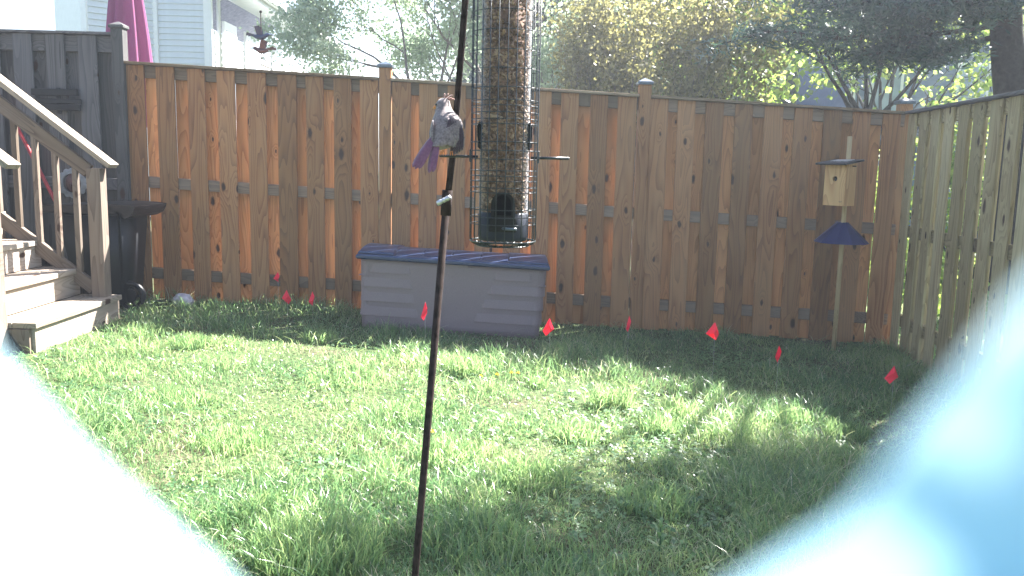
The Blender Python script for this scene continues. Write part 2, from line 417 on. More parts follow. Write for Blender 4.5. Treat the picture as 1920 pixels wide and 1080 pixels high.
# right-hand fence, running from the corner towards the camera
RF0 = Vector((2.955, 6.56, 0)); RF1 = Vector((2.66, 3.3, 0))
rd = (RF1 - RF0).normalized(); rn = Vector((rd.y, -rd.x, 0))      # rn points out of the yard (+X)
if rn.x < 0: rn = -rn
fr2 = thing('side_fence', 'greenish board fence running from the corner along the right side', 'fence', (RF0.x, RF0.y, 0))
RT = lambda s: 1.672 + .004 * s
L2 = (RF1 - RF0).length
def rp(s, o, z): p = RF0 + rd * s + rn * o; return (p.x, p.y, z)
plank('cap_board', rp(0.02, .045, RT(0) - .010), rp(L2, .045, RT(L2) - .010), .15, .02, M['grey'], fr2, side=(0, 0, 1))
for dz, th in ((.066, .09), (.90, .085), (1.58, .085)):
    plank('rail', rp(0.03, .046, RT(0) - dz), rp(L2, .046, RT(L2) - dz), .038, th, M['fence_green'], fr2, side=(0, 0, 1))
s = .075; k = 0
while s < L2 - .05:
    p = rp(s, .014, 0)
    plank('front_board', rp(s, .014, gz(p[0], p[1]) - .03), rp(s, .014, RT(s) - .0215), .140, .018, M['fence_green'], fr2, side=rn, jitter=.003)
    q = rp(s + .112, .0765, 0)
    if k != 2: plank('back_board', rp(s + .112, .0765, gz(q[0], q[1]) - .03), rp(s + .112, .0765, RT(s) - .0225), .135, .018, M['fence_green'], fr2, side=rn, jitter=.003)
    s += .224; k += 1
po = plank('post', rp(2.2, .115, -.4), rp(2.2, .115, RT(0) - .03), .09, .05, M['post'], fr2, side=rn)

# weathered grey fence on the left, taller
gf = thing('weathered_fence', 'tall weathered grey board fence behind the stairs', 'fence', (-3.0, 6.6, 0))
GT = lambda x: 2.118 - .006 * (x + 3.5)
pz = 2.155
po = plank('post', (-2.985, 6.59, gz(-3, 6.6) - .3), (-2.985, 6.59, pz), .088, .088, M['grey'], gf)
cp = post_cap(None, 0, 0, 0, .056); cp.data.materials.clear(); cp.data.materials.append(M['grey'])
cp.parent = po; cp.matrix_basis = (gf.matrix_basis @ po.matrix_basis).inverted() @ Matrix.Translation((-2.985, 6.59, pz))
plank('cap_board', (-5.6, 6.62, GT(-5.6)), (-3.03, 6.62, GT(-3.03)), .13, .02, M['grey'], gf, side=(0, 0, 1))
for dz, th in ((.075, .12), (1.12, .09), (1.80, .09)):
    plank('rail', (-5.6, 6.62, GT(-5.6) - dz), (-3.03, 6.62, GT(-3.03) - dz), .038, th, M['grey'], gf, side=(0, 0, 1))
x = -3.222
for k in range(10):
    plank('front_board', (x, 6.587, gz(x, 6.6) - .03), (x, 6.587, GT(x) - .013), .140, .02, M['grey'], gf, jitter=.004)
    plank('back_board', (x + .095, 6.655, gz(x, 6.6) - .03), (x + .095, 6.655, GT(x) - .013), .158, .02, M['grey'], gf, jitter=.004)
    x -= .245

# ------------------------------------------------------------------ deck stairs
st = thing('deck_stairs', 'wooden deck stairs with handrails coming down from the left', 'stairs', (-2.7, 5.15, .1))
RUN, RISE = .25, .182
Y0, Y1 = 4.65, 5.70
gst = .105
for k in range(6):
    xr = -2.655 - RUN * k; zt = .285 + RISE * k
    zb = gst - .02 if k == 0 else zt - RISE + .002
    # riser: a board facing right
    plank('riser', (xr - .014, Y0 + .02, (zb + zt - .034) / 2), (xr - .014, Y1 - .02, (zb + zt - .034) / 2), round(zt - .036 - zb, 3), .024, M['tread'], st, side=(1, 0, 0))
    for q in range(2):
        plank('tread', (xr + .02 - .07 - .137 * q, Y0, zt - .016), (xr + .02 - .07 - .137 * q, Y1, zt - .016), .133, .032, M['tread'], st, side=(0, 0, 1))
for y in (Y0 + .04, Y1 - .01):       # stringers
    sg = -1 if y < 5 else 1
    bm = bmesh.new()
    yy = y + sg * .03
    pts = [(-2.675, gst - .03)]
    for k in range(6):
        xr = -2.675 - RUN * k; zt = .25 + RISE * k
        pts += [(xr, zt), (xr - RUN + .002, zt)]
    pts += [(-4.172, gst + .75), (-3.3, gst - .03)]
    va = [bm.verts.new((px_, yy - .018, pz_)) for px_, pz_ in pts]; vb = [bm.verts.new((px_, yy + .018, pz_)) for px_, pz_ in pts]
    bm.faces.new(va); bm.faces.new(vb[::-1])
    for i in range(len(pts)):
        j = (i + 1) % len(pts); bm.faces.new((va[j], va[i], vb[i], vb[j]))
    bmesh.ops.triangulate(bm, faces=[f for f in bm.faces if len(f.verts) > 4])
    bmesh.ops.recalc_face_normals(bm, faces=bm.faces)
    o = link('stringer', bm_me('stringer', bm), M['deck'], st)
slope = .76
for y, xn in ((5.62, -2.735), (4.60, -2.835)):
    tz = 1.165
    plank('newel_post', (xn, y, .08), (xn, y, tz - .035), .09, .09, M['deck'], st)
    ang = math.atan(slope); Lr = 2.0
    e0 = Vector((xn + (.115 if y > 5 else .155), y, tz + .02 - .04)); dr = Vector((-cos(ang), 0, sin(ang)))
    plank('handrail', e0, e0 + dr * Lr, .125, .032, M['tread'], st, side=(-sin(ang) * -1, 0, cos(ang)))
    # top rail board on edge below it
    f0 = Vector((xn - .046, y, tz - .055 + .0)); 
    plank('top_rail', f0 + Vector((0, -.0, .0)), f0 + dr * (Lr - .1), .036, .088, M['deck'], st, side=(sin(ang), 0, cos(ang)))
    g0 = Vector((xn - .046, y, .335 + (.0)))
    plank('bottom_rail', g0, g0 + dr * (Lr - .1), .036, .085, M['deck'], st, side=(sin(ang), 0, cos(ang)))
    for k in range(11):
        xb = xn - .135 - .128 * k
        zb = g0.z + (xn - .046 - xb) * slope + .02; zt = f0.z + (xn - .046 - xb) * slope - .01
        plank('baluster', (xb, y - .0, zb), (xb, y - .0, zt), .034, .034, M['deck'], st)
# deck landing above the stairs, out of the frame on the left
dk = thing('deck', 'raised wooden deck platform at the head of the stairs', 'deck', (-4.6, 5.2, .1))
for q in range(9):
    plank('deck_board', (-4.20 - .145 * q, 4.5, 1.33), (-4.20 - .145 * q, 6.3, 1.33), .138, .03, M['tread'], dk, side=(0, 0, 1))
for y in (4.56, 6.22):
    for xx in (-4.22, -5.3):
        plank('deck_post', (xx, y, 0), (xx, y, 1.31), .09, .09, M['deck'], dk)

# ------------------------------------------------------------------ things by the stairs
# black bin with curled rim
bn = thing('black_bin', 'black plastic yard cart behind the stair newel post', 'yard cart', (-2.86, 6.1, gz(-2.86, 6.1)))
bm = bmesh.new()
def frust(bm, x0, x1, y0, y1, z0, X0, X1, Y0_, Y1_, z1):
    a = [bm.verts.new(p) for p in ((x0, y0, z0), (x1, y0, z0), (x1, y1, z0), (x0, y1, z0))]
    b = [bm.verts.new(p) for p in ((X0, Y0_, z1), (X1, Y0_, z1), (X1, Y1_, z1), (X0, Y1_, z1))]
    bm.faces.new(a[::-1]); bm.faces.new(b)
    for k in range(4): bm.faces.new((a[k], a[(k + 1) % 4], b[(k + 1) % 4], b[k]))
frust(bm, -.20, .12, -.16, .16, .04, -.29, .155, -.24, .24, .70)
bmesh.ops.bevel(bm, geom=list(bm.edges), offset=.02, segments=2, affect='EDGES')
local('tub', bm_me('tub', bm, True), M['black'], bn)
bm = bmesh.new()
prof = [(-.36, .70), (-.36, .745), (.05, .765), (.20, .76), (.275, .75), (.27, .725), (.25, .69), (.20, .665), (.185, .70)]
for ys_ in (-.27, .25):
    pass
va = [bm.verts.new((a, -.27, b)) for a, b in prof]; vb = [bm.verts.new((a, .27, b)) for a, b in prof]
bm.faces.new(va); bm.faces.new(vb[::-1])
for i in range(len(prof)): j = (i + 1) % len(prof); bm.faces.new((va[j], va[i], vb[i], vb[j]))
bmesh.ops.triangulate(bm, faces=[f for f in bm.faces if len(f.verts) > 4]); bmesh.ops.recalc_face_normals(bm, faces=bm.faces)
local('lid', bm_me('lid', bm), M['black'], bn)
bm = bmesh.new(); lathe(bm, [(.075, -.02), (.10, -.026), (.108, 0), (.10, .026), (.075, .02)], 24, closed=True)
bmesh.ops.rotate(bm, verts=bm.verts, cent=(0, 0, 0), matrix=Matrix.Rotation(R(90), 3, 'X') )
wl = local('wheel', bm_me('wheel', bm), M['black'], bn); wl.location = (.145, -.10, .108)
bm = bmesh.new()
bmesh.ops.create_cone(bm, segments=16, radius1=.05, radius2=.05, depth=.03, cap_ends=True, matrix=Matrix.Rotation(R(90), 4, 'X'))
for k in range(5):
    a = k * 2 * pi / 5; tube(bm, [(0, 0, 0), (.08 * cos(a), 0, .08 * sin(a))], .010, 5)
hb = bpy.data.objects.new('hub', bm_me('hub', bm)); hb.data.materials.append(M['black']); COL.objects.link(hb); hb.parent = wl

# dark planks hung on the grey fence
sh = thing('wall_rack', 'dark charred looking plank rack hung on grey fence', 'rack', (-3.42, 6.55, 1.62))
for dz, hh, dx in ((.055, .05, .0), (-.01, .035, .05), (-.055, .045, .03)):
    plank('rack_slat', (-3.64 + dx, 6.545, 1.62 + dz), (-3.29 + dx * .4, 6.545, 1.62 + dz), .025, hh, M['black'], sh, side=(0, 0, 1))
plank('rack_bracket', (-3.45, 6.566, 1.52), (-3.45, 6.566, 1.71), .03, .012, M['black'], sh)
# scalloped sun ornament
om = thing('sun_ornament', 'pale scalloped metal sun ornament with copper middle on grey fence', 'ornament', (-3.36, 6.53, 1.0))
bm = bmesh.new()
nn = 64; ro = [.102 + .014 * abs(sin(k * pi / 64 * 14)) for k in range(nn)]
A = [bm.verts.new((ro[k] * cos(2 * pi * k / nn), -.008, ro[k] * sin(2 * pi * k / nn))) for k in range(nn)]
B = [bm.verts.new((.072 * cos(2 * pi * k / nn), -.016, .072 * sin(2 * pi * k / nn))) for k in range(nn)]
C_ = [bm.verts.new((.072 * cos(2 * pi * k / nn), .0, .072 * sin(2 * pi * k / nn))) for k in range(nn)]
D_ = [bm.verts.new((ro[k] * cos(2 * pi * k / nn), .0, ro[k] * sin(2 * pi * k / nn))) for k in range(nn)]
for P, Q in ((A, B), (B, C_), (C_, D_), (D_, A)):
    for k in range(nn): bm.faces.new((P[k], Q[k], Q[(k + 1) % nn], P[(k + 1) % nn]))
local('scalloped_rim', bm_me('scalloped_rim', bm), M['ornament'], om)
bm = bmesh.new(); bmesh.ops.create_uvsphere(bm, u_segments=18, v_segments=10, radius=.07); bmesh.ops.scale(bm, vec=(.8, .3, 1), verts=bm.verts)
bx(bm, (0, -.02, -.01), (.012, .02, .03), bev=.004)
local('face_disc', bm_me('face_disc', bm, True), M['copper'], om)
# long red handle leaning
bm = bmesh.new(); tube(bm, [(-3.03, 6.42, gz(-3.2, 6.4)), (-3.40, 6.47, .72), (-3.86, 6.54, 1.62)], .014, 8)
tag(link('red_pole', bm_me('red_pole', bm), M['red']), 'long red pole leaning on the grey fence behind the balusters', 'pole')
# rock
bm = bmesh.new(); bmesh.ops.create_icosphere(bm, subdivisions=4, radius=1)
for v in bm.verts:
    nrm = v.co.normalized(); d = 1 + .28 * noise.noise(nrm * 1.6 + Vector((4, 2, 1))) + .10 * noise.noise(nrm * 5)
    v.co = Vector((nrm.x * .078 * d, nrm.y * .06 * d, nrm.z * .055 * d))
ro_ = link('rock', bm_me('rock', bm, True), M['rock']); ro_.location = (-2.46, 6.3, gz(-2.46, 6.3) + .045)
tag(ro_, 'pale lumpy rock at the foot of the brown fence', 'rock')

# ------------------------------------------------------------------ deck box
bxo = thing('deck_box', 'mauve grey resin storage box with a blue lid against the fence', 'storage box', (-.435, 5.93, gz(-.435, 5.93)), rot=(0, math.atan(.042), 0))
def superellipse_ring(hx, y0, y1, r, z, n=6):
    pts = []
    for cx, cy, a0 in ((hx - r, y1 - r, 0), (-hx + r, y1 - r, 90), (-hx + r, y0 + r, 180), (hx - r, y0 + r, 270)):
        for k in range(n + 1):
            a = R(a0 + 90 * k / n); pts.append((cx + r * cos(a), cy + r * sin(a), z))
    return pts
bm = bmesh.new(); rings = []
for z, e in ((-.03, -.022), (.05, -.018), (.46, 0), (.50, .0)):
    rings.append([bm.verts.new(p) for p in superellipse_ring(.655 + e, -.0 - e, .52 + e, .06, z)])
for a, b in zip(rings, rings[1:]):
    for k in range(len(a)):
        f = bm.faces.new((a[k], a[(k + 1) % len(a)], b[(k + 1) % len(a)], b[k])); f.smooth = True
bm.faces.new(rings[0][::-1]); bm.faces.new(rings[-1])
# stepped ridges: each line in the face is a lip standing 6 mm proud with a flat ledge on top
def lip(bm, xa, xb, z, wrap=0):
    e = -.018 * (1 - (z - .05) / .41) if z < .46 else 0
    pth = [(xa, -e), (xa + .02, -e - .009)]
    if wrap:
        rr = .066; cx = .655 + e - .06; cy = -e + .06
        pth = [(xa, -e), (xa + .02, -e - .009)] if wrap > 0 else pth
        for k in range(7):
            a = R(270 + 90 * k / 6); pth.append((cx + (.0695) * cos(a), cy + .0695 * sin(a)))
        pth.append((cx + .0695, .40)); pth.append((cx + .06, .42))
    else:
        pth += [(xb - .02, -e - .009), (xb, -e)]
    nrm = []
    topv = [bm.verts.new((p[0], p[1], z)) for p in pth]
    # inner top edge and lower edge tucked 4 mm inside the wall
    cen = Vector((0, .26))
    def inn(p, d):
        v = Vector((p[0], p[1])); 
        if p[1] < .05 and abs(p[0]) < .6: return (p[0], p[1] + d)
        return tuple(v + (Vector((.55 if p[0] > 0 else -.55, .2)) - v).normalized() * d)
    inv = [bm.verts.new((*inn(p, .016), z)) for p in pth]
    lowv = [bm.verts.new((*inn(p, .010), z + .10)) for p in pth]
    for i in range(len(pth) - 1):
        bm.faces.new((topv[i], topv[i + 1], inv[i + 1], inv[i])); f = bm.faces.new((lowv[i], lowv[i + 1], topv[i + 1], topv[i]))
for i, (xa, xb) in enumerate(((-.58, -.29), (-.64, -.275), (-.64, -.255), (-.64, -.225))):
    lip(bm, xa, xb, .405 - .103 * i + .0)
for i, (xa, xb) in enumerate(((.285, .56), (.255, .6), (.215, .6), (.165, .6))):
    lip(bm, xa, xb, .405 - .103 * i, wrap=0 if i == 0 else 1)
# corner insets
for sx in (-1, 1):
    bx(bm, (sx * .597, .035, .44), (.002, .075, .12)); bx(bm, (sx * .627, .035, .379), (.06, .075, .003))
bmesh.ops.recalc_face_normals(bm, faces=bm.faces)
body = local('body', bm_me('body', bm), M['boxgrey'], bxo)
bm = bmesh.new()
# lid: overhanging slab with rolled edge and gently domed top
def slab(bm, x0, x1, y0, y1, zb, zt, dome, r=.03, nxx=12, nyy=14):
    cols = []
    grid = []
    for j in range(nyy + 1):
        row = []
        for i in range(nxx + 1):
            u = i / nxx; v = j / nyy; x = x0 + (x1 - x0) * u; y = y0 + (y1 - y0) * v
            row.append(bm.verts.new((x, y, zt + dome * (1 - (2 * v - 1) ** 2))))
        grid.append(row)
    for j in range(nyy):
        for i in range(nxx):
            f = bm.faces.new((grid[j][i], grid[j][i + 1], grid[j + 1][i + 1], grid[j + 1][i]))
    per = grid[0][:] + [grid[j][-1] for j in range(1, nyy + 1)] + grid[-1][-2::-1] + [grid[j][0] for j in range(nyy - 1, 0, -1)]
    prev = per
    for off, z in ((.010, zt - .012), (.010, zb + .010), (.0, zb)):
        cur = []
        for v in per:
            sx = 1 if v.co.x >= x1 - 1e-5 else (-1 if v.co.x <= x0 + 1e-5 else 0); sy = 1 if v.co.y >= y1 - 1e-5 else (-1 if v.co.y <= y0 + 1e-5 else 0)
            cur.append(bm.verts.new((v.co.x + sx * off, v.co.y + sy * off, z)))
        for k in range(len(per)):
            bm.faces.new((cur[k], cur[(k + 1) % len(per)], prev[(k + 1) % len(per)], prev[k]))
        prev = cur
    bm.faces.new(prev[::-1])
slab(bm, -.665, .665, -.04, .55, .497, .533, .016)
lid = local('lid', bm_me('lid', bm), M['boxblue'], bxo)
def ob(par, name, me, mat):
    o = bpy.data.objects.new(name, me); me.materials.append(mat); COL.objects.link(o); o.parent = par; return o
for xa, xb, dz in ((-.655, -.42, .020), (.39, .655, .014)):       # raised end panels
    bm = bmesh.new(); slab(bm, xa, xb, -.025, .54, .530, .537 + dz * .8, .015, nxx=4); ob(lid, 'end_panel', bm_me('end_panel', bm), M['boxblue'])
for xa, xb in ((-.405, -.225), (-.21, -.02), (-.005, .185), (.20, .375)):
    bm = bmesh.new(); slab(bm, xa, xb, .02, .535, .530, .541, .0155, nxx=4); ob(lid, 'top_panel', bm_me('top_panel', bm), M['boxblue'])
bm = bmesh.new()
pts = [(.105 * cos(R(a)) , .07 * sin(R(a))) for a in range(180, 361, 15)]
va = [bm.verts.new((x, -.006, .497 + z)) for x, z in pts]; vb = [bm.verts.new((x, .01, .497 + z)) for x, z in pts]
bm.faces.new(va)
for i in range(len(pts) - 1): bm.faces.new((va[i + 1], va[i], vb[i], vb[i + 1]))
bmesh.ops.recalc_face_normals(bm, faces=bm.faces)
o = local('latch_plate', bm_me('latch_plate', bm), M['boxgrey'], bxo); o.location = (0, 0, 0)

# ------------------------------------------------------------------ marker flags
FL = [((-1.747, 6.3, .343), 'small pink marker flag against the fence, highest of the three at the left', 70, .055, .07),
      ((-1.575, 5.9, .260), 'pink marker flag in the left shade, lowest of the three at the left', 25, .055, .09),
      ((-1.372, 5.8, .269), 'narrow pink marker flag in the left shade, nearest the storage box', 78, .05, .09),
      ((-.534, 5.2, .306), 'folded pink marker flag in front of the storage box', 80, .065, .10),
      ((.232, 5.1, .242), 'pink marker flag just right of the storage box corner', 15, .06, .095),
      ((.742, 5.3, .235), 'edge-on pink marker flag below the capped fence post', 80, .05, .09),
      ((1.116, 4.6, .334), 'diamond shaped pink marker flag, right of the second capped fence post', 20, .065, .09),
      ((1.443, 4.5, .235), 'slim pink marker flag left of the birdhouse pole', 68, .055, .085),
      ((1.978, 4.3, .183), 'large pink marker flag in front of the right side fence', 15, .072, .085)]
for (p, lab, rz, fw, fh) in FL:
    fw *= 1.25; fh *= 1.15
    x, y, z = p; g0 = gz(x, y)
    f = thing('marker_flag', lab, 'marker flag', (x, y, g0), rz=R(rz), group='pink marker flags in the lawn')
    bm = bmesh.new(); top = z - g0 + fh * .5; tube(bm, [(0, 0, -.05), (.004, 0, top * .5), (0, 0, top)], .0007, 5)
    local('wire', bm_me('wire', bm), M['galv'], f)
    bm = bmesh.new()
    # creased plastic hanging from the wire, folded along its middle
    sg = random.choice((-1, 1)); j_ = lambda: random.uniform(-.06, .06)
    P = [(0, 0, 0), (-.52 + j_(), .014, -.62 + j_()), (-.10, -.010, -.60), (.20 + j_(), .004, -1), (.50 + j_(), .016, -.74 + j_()), (.06, -.014, -.35)]
    vs = [bm.verts.new((sg * p_[0] * fw, p_[1], top + p_[2] * fh)) for p_ in P]
    for fs in ((0, 1, 5), (1, 2, 5), (1, 3, 2), (2, 3, 4), (2, 4, 5), (5, 4, 0)): bm.faces.new([vs[i] for i in fs])
    o = local('cloth', bm_me('cloth', bm), M['flag'], f)
    sd = o.modifiers.new('thick', 'SOLIDIFY'); sd.thickness = .0006

# ------------------------------------------------------------------ birdhouse on a pole
bhx, bhy = 2.40, 6.22; bg0 = gz(bhx, bhy)
bh = thing('birdhouse', 'cedar birdhouse on a pole with a blue cone baffle', 'birdhouse', (bhx, bhy, bg0), rz=R(-52))
def L(z): return z - bg0
bm = bmesh.new(); tube(bm, [(0, .0, -.1), (0, 0, L(1.465))], .0165, 14)
local('pole', bm_me('pole', bm), M['pole_wood'], bh)
bm = bmesh.new()
W_, Dp = .165, .135; zb, zf, zk = L(.972), L(1.264), L(1.281)
# box with a round hole in its front: front panel built as a ring fan
yf = -.018 - Dp; yb = -.018
hz = L(1.162); hr = .019; nn = 20
hole = [bm.verts.new((hr * cos(2 * pi * k / nn), yf, hz + hr * sin(2 * pi * k / nn))) for k in range(nn)]
holeb = [bm.verts.new((hr * cos(2 * pi * k / nn), yf + .02, hz + hr * sin(2 * pi * k / nn))) for k in range(nn)]
def edgept(a):
    cx, sx = cos(a), sin(a)
    tx = (W_ / 2) / abs(cx) if abs(cx) > 1e-6 else 9
    tz = ((zf - hz) if sx > 0 else (hz - zb)) / abs(sx) if abs(sx) > 1e-6 else 9
    tt = min(tx, tz); return (tt * cx, yf, hz + tt * sx)
angs = [2 * pi * k / nn for k in range(nn)]
corner = [math.atan2(zf - hz, W_ / 2), math.atan2(zf - hz, -W_ / 2), math.atan2(zb - hz, -W_ / 2) + 2 * pi, math.atan2(zb - hz, W_ / 2) + 2 * pi]
for c_ in corner:
    k = min(range(nn), key=lambda q: abs(angs[q] - c_)); angs[k] = c_
outer = [bm.verts.new(edgept(a)) for a in angs]
for k in range(nn):
    j = (k + 1) % nn
    bm.faces.new((hole[k], outer[k], outer[j], hole[j])); bm.faces.new((hole[j], holeb[j], holeb[k], hole[k]))
local('front_panel', bm_me('front_panel', bm), M['cedar'], bh)
bm = bmesh.new()
h2 = W_ / 2
q = {}
for nm, p in dict(a=(-h2, yf, zb), b=(h2, yf, zb), c=(h2, yb, zb), d=(-h2, yb, zb), e=(-h2, yf, zf), f=(h2, yf, zf), g=(h2, yb, zk), h=(-h2, yb, zk)).items(): q[nm] = bm.verts.new(p)
for fs in ('dcba', 'bcgf', 'adhe', 'cdhg', 'efgh'): bm.faces.new([q[c_] for c_ in fs])
bmesh.ops.recalc_face_normals(bm, faces=bm.faces)
# backing wall behind the hole; a black disc paints its shade
for fs in range(1): bx(bm, (0, yf + .021, hz), (.05, .002, .05))
side = bm_me('box', bm); local('box', side, M['cedar'], bh)
bm = bmesh.new(); bx(bm, (h2 + .001, yb - .035, zk - .028), (.004, .045, .008)); local('vent_slot', bm_me('vent', bm), M['opening_shade'], bh)  # black block drawn as the shaded slot
bm = bmesh.new(); bmesh.ops.create_circle(bm, cap_ends=True, radius=hr * .98, segments=18, matrix=Matrix.Translation((0, yf + .0195, hz)) @ Matrix.Rotation(R(90), 4, 'X')); local('hole', bm_me('hole', bm), M['opening_shade'], bh)  # black disc stands in for the dark inside the box
bm = bmesh.new(); ang = math.atan2(zk - zf, Dp)
bx(bm, (0, -.018 - Dp * .5 - .02, (zf + zk) / 2 + .008), (.235, .245, .014), Matrix.Rotation(ang, 3, 'X'), .002)
local('roof', bm_me('roof', bm), M['blackroof'], bh)
bm = bmesh.new(); bx(bm, (0.0, -.07, zk + .012), (.13, .10, .006), Matrix.Rotation(ang, 3, 'X'), .001)
local('roof_flashing', bm_me('roof_flashing', bm), M['galv'], bh)
# burnt maker's squiggle low on the front
bm = bmesh.new()
for i, (dx, dz, ww) in enumerate(((-.0, 0, .008), (.009, .002, .007), (.018, 0, .009), (.009, -.005, .022))):
    bx(bm, (.045 + dx, yf - .0004, zb + .032 + dz), (ww * .8, .0008, .0022))
local('burnt_mark', bm_me('burnt_mark', bm), M['blackroof'], bh)
# baffle
bm = bmesh.new(); nn = 10
zt_, zb_ = L(.848), L(.700)
ta = [bm.verts.new((.036 * cos(2 * pi * k / nn), .036 * sin(2 * pi * k / nn), zt_)) for k in range(nn)]
ba = [bm.verts.new((.188 * cos(2 * pi * k / nn), .188 * sin(2 * pi * k / nn), zb_)) for k in range(nn)]
for k in range(nn): bm.faces.new((ta[k], ba[k], ba[(k + 1) % nn], ta[(k + 1) % nn]))
bmesh.ops.solidify(bm, geom=list(bm.faces), thickness=.003)
bx(bm, (-.085, -.075, (zt_ + zb_) / 2 + .002), (.03, .004, .20), Matrix.Rotation(R(45), 3, 'Z') @ Matrix.Rotation(R(-45), 3, 'X') if False else Matrix.Rotation(R(0), 3, 'Z')) if False else None
ba_o = local('baffle', bm_me('baffle', bm), M['blue'], bh)
bm = bmesh.new()
a0 = R(215); p1 = Vector((.037 * cos(a0), .037 * sin(a0), zt_ + .003)); p2 = Vector((.190 * cos(a0), .190 * sin(a0), zb_ + .003)); tn = Vector((-sin(a0), cos(a0), 0)) * .016
nv = (p2 - p1).cross(tn).normalized() * .004
v = [bm.verts.new(p) for p in (p1 - tn * .6, p2 - tn, p2 + tn, p1 + tn * .6)] + [bm.verts.new(p + nv) for p in (p1 - tn * .6, p2 - tn, p2 + tn, p1 + tn * .6)]
for fs in ((0, 1, 2, 3), (7, 6, 5, 4), (0, 4, 5, 1), (1, 5, 6, 2), (2, 6, 7, 3), (3, 7, 4, 0)): bm.faces.new([v[i] for i in fs])
bmesh.ops.recalc_face_normals(bm, faces=bm.faces)
ob(ba_o, 'seam', bm_me('seam', bm), M['blue'])
bm = bmesh.new(); bmesh.ops.create_icosphere(bm, subdivisions=1, radius=.004, matrix=Matrix.Translation((.035 * cos(R(-80)), .039 * sin(R(-60)), zt_ - .006))); ob(ba_o, 'screw', bm_me('screw', bm), M['galv'])

# ------------------------------------------------------------------ umbrella behind the fence
ub = thing('closed_umbrella', 'closed plum coloured patio umbrella standing behind the fence', 'umbrella', (-3.79, 8.55, 0))
bm = bmesh.new(); tube(bm, [(0, 0, 0), (0, 0, 3.35)], .022, 10); local('pole', bm_me('pole', bm), M['trim'], ub)
bm = bmesh.new(); rings = []; nn = 96
for z, r0 in ((3.3, .03), (3.1, .08), (2.85, .125), (2.6, .155), (2.35, .18), (2.1, .20), (1.9, .215), (1.7, .22), (1.5, .215)):
    ring = []
    for k in range(nn):
        a = 2 * pi * k / nn
        fl = (.72 + .42 * (.5 + .5 * cos(a * 8 + .6 * sin(a * 3) + z * .4)) ** 1.6 * (1 if z < 3.2 else .4) )
        tw = a + (z - 2) * .08
        ring.append(bm.verts.new((r0 * fl * cos(tw), r0 * fl * sin(tw), z)))
    rings.append(ring)
for a_, b_ in zip(rings, rings[1:]):
    for k in range(nn): f = bm.faces.new((a_[k], b_[k], b_[(k + 1) % nn], a_[(k + 1) % nn])); f.smooth = True
local('canopy', bm_me('canopy', bm), M['umb'], ub)

# ------------------------------------------------------------------ white house
hs = thing('white_house', 'pale vinyl sided neighbour house beyond the fence', 'house', (-5.6, 14, 0))
XC = -4.86       # corner of the wall that faces right
bm = bmesh.new(); bx(bm, ((XC - 6.4) / 2 - .01, 18.1, 1.0), (6.4 + XC, 7.9, 3.9)); bx(bm, (-7.2, 20.2, .99), (1.6, 3.7, 3.88)); 
link('wall', bm_me('wall', bm), M['trim'], hs)
def siding(p0, p1, z0, z1, n, mat, parent, normal, pitch=.092):
    """lapped boards between two points, each leaning out at its foot"""
    p0 = Vector(p0); p1 = Vector(p1); nrm = Vector(normal).normalized()
    L_ = (p1 - p0).length
    key = 'sid%.3f' % L_ + mat.name
    bm = bmesh.new()
    vs = [bm.verts.new(p) for p in ((-L_ / 2, .0, pitch), (L_ / 2, .0, pitch), (L_ / 2, -.020, 0), (-L_ / 2, -.020, 0), (-L_ / 2, .002, -.004), (L_ / 2, .002, -.004))]
    bm.faces.new((vs[3], vs[2], vs[1], vs[0])); bm.faces.new((vs[4], vs[5], vs[2], vs[3])); bm.faces.new((vs[0], vs[1], vs[5], vs[4]))
    bm.faces.new((vs[0], vs[4], vs[3])); bm.faces.new((vs[1], vs[2], vs[5]))
    bmesh.ops.recalc_face_normals(bm, faces=bm.faces)
    me_ = bm_me('siding_board', bm); me_.materials.append(mat)
    ang = math.atan2((p1 - p0).y, (p1 - p0).x)
    z = z0
    while z < z1:
        o = bpy.data.objects.new('siding_board', me_); COL.objects.link(o); o.parent = parent
        mw = Matrix.Translation(((p0.x + p1.x) / 2, (p0.y + p1.y) / 2, z)) @ Matrix.Rotation(ang, 4, 'Z')
        o.matrix_basis = parent.matrix_basis.inverted() @ mw
        z += pitch
siding((-5.70, 13.98, 0), (XC - .10, 13.98, 0), 2.5, 4.3, 0, M['vinyl'], hs, (0, -1, 0))
siding((-6.45, 13.22, 0), (-5.76, 13.93, 0), 2.5, 4.3, 0, M['vinyl'], hs, (.7, -.7, 0))
bm = bmesh.new()
bx(bm, (-5.73, 13.955, 2.2), (.07, .07, 4.4)); bx(bm, (XC - .04, 13.96, 2.2), (.13, .06, 4.4)); bx(bm, (-6.48, 13.19, 2.2), (.08, .08, 4.4))
link('corner_trim', bm_me('corner_trim', bm), M['trim'], hs)
bm = bmesh.new(); vs = [bm.verts.new(p) for p in ((-6.5, 13.2, 0), (-5.75, 13.96, 0), (-7.4, 14.1, 0), (-6.5, 13.2, 4.4), (-5.75, 13.96, 4.4), (-7.4, 14.1, 4.4))]
for fs in ((0, 1, 4, 3), (1, 2, 5, 4), (2, 0, 3, 5)): bm.faces.new([vs[i] for i in fs])
bmesh.ops.recalc_face_normals(bm, faces=bm.faces); link('bay_wall', bm_me('bay_wall', bm), M['trim'], hs)
siding((XC + .0, 14.05, 0), (XC + .0, 22.0, 0), 2.5, 3.2, 0, M['trim'], hs, (1, 0, 0), .12)
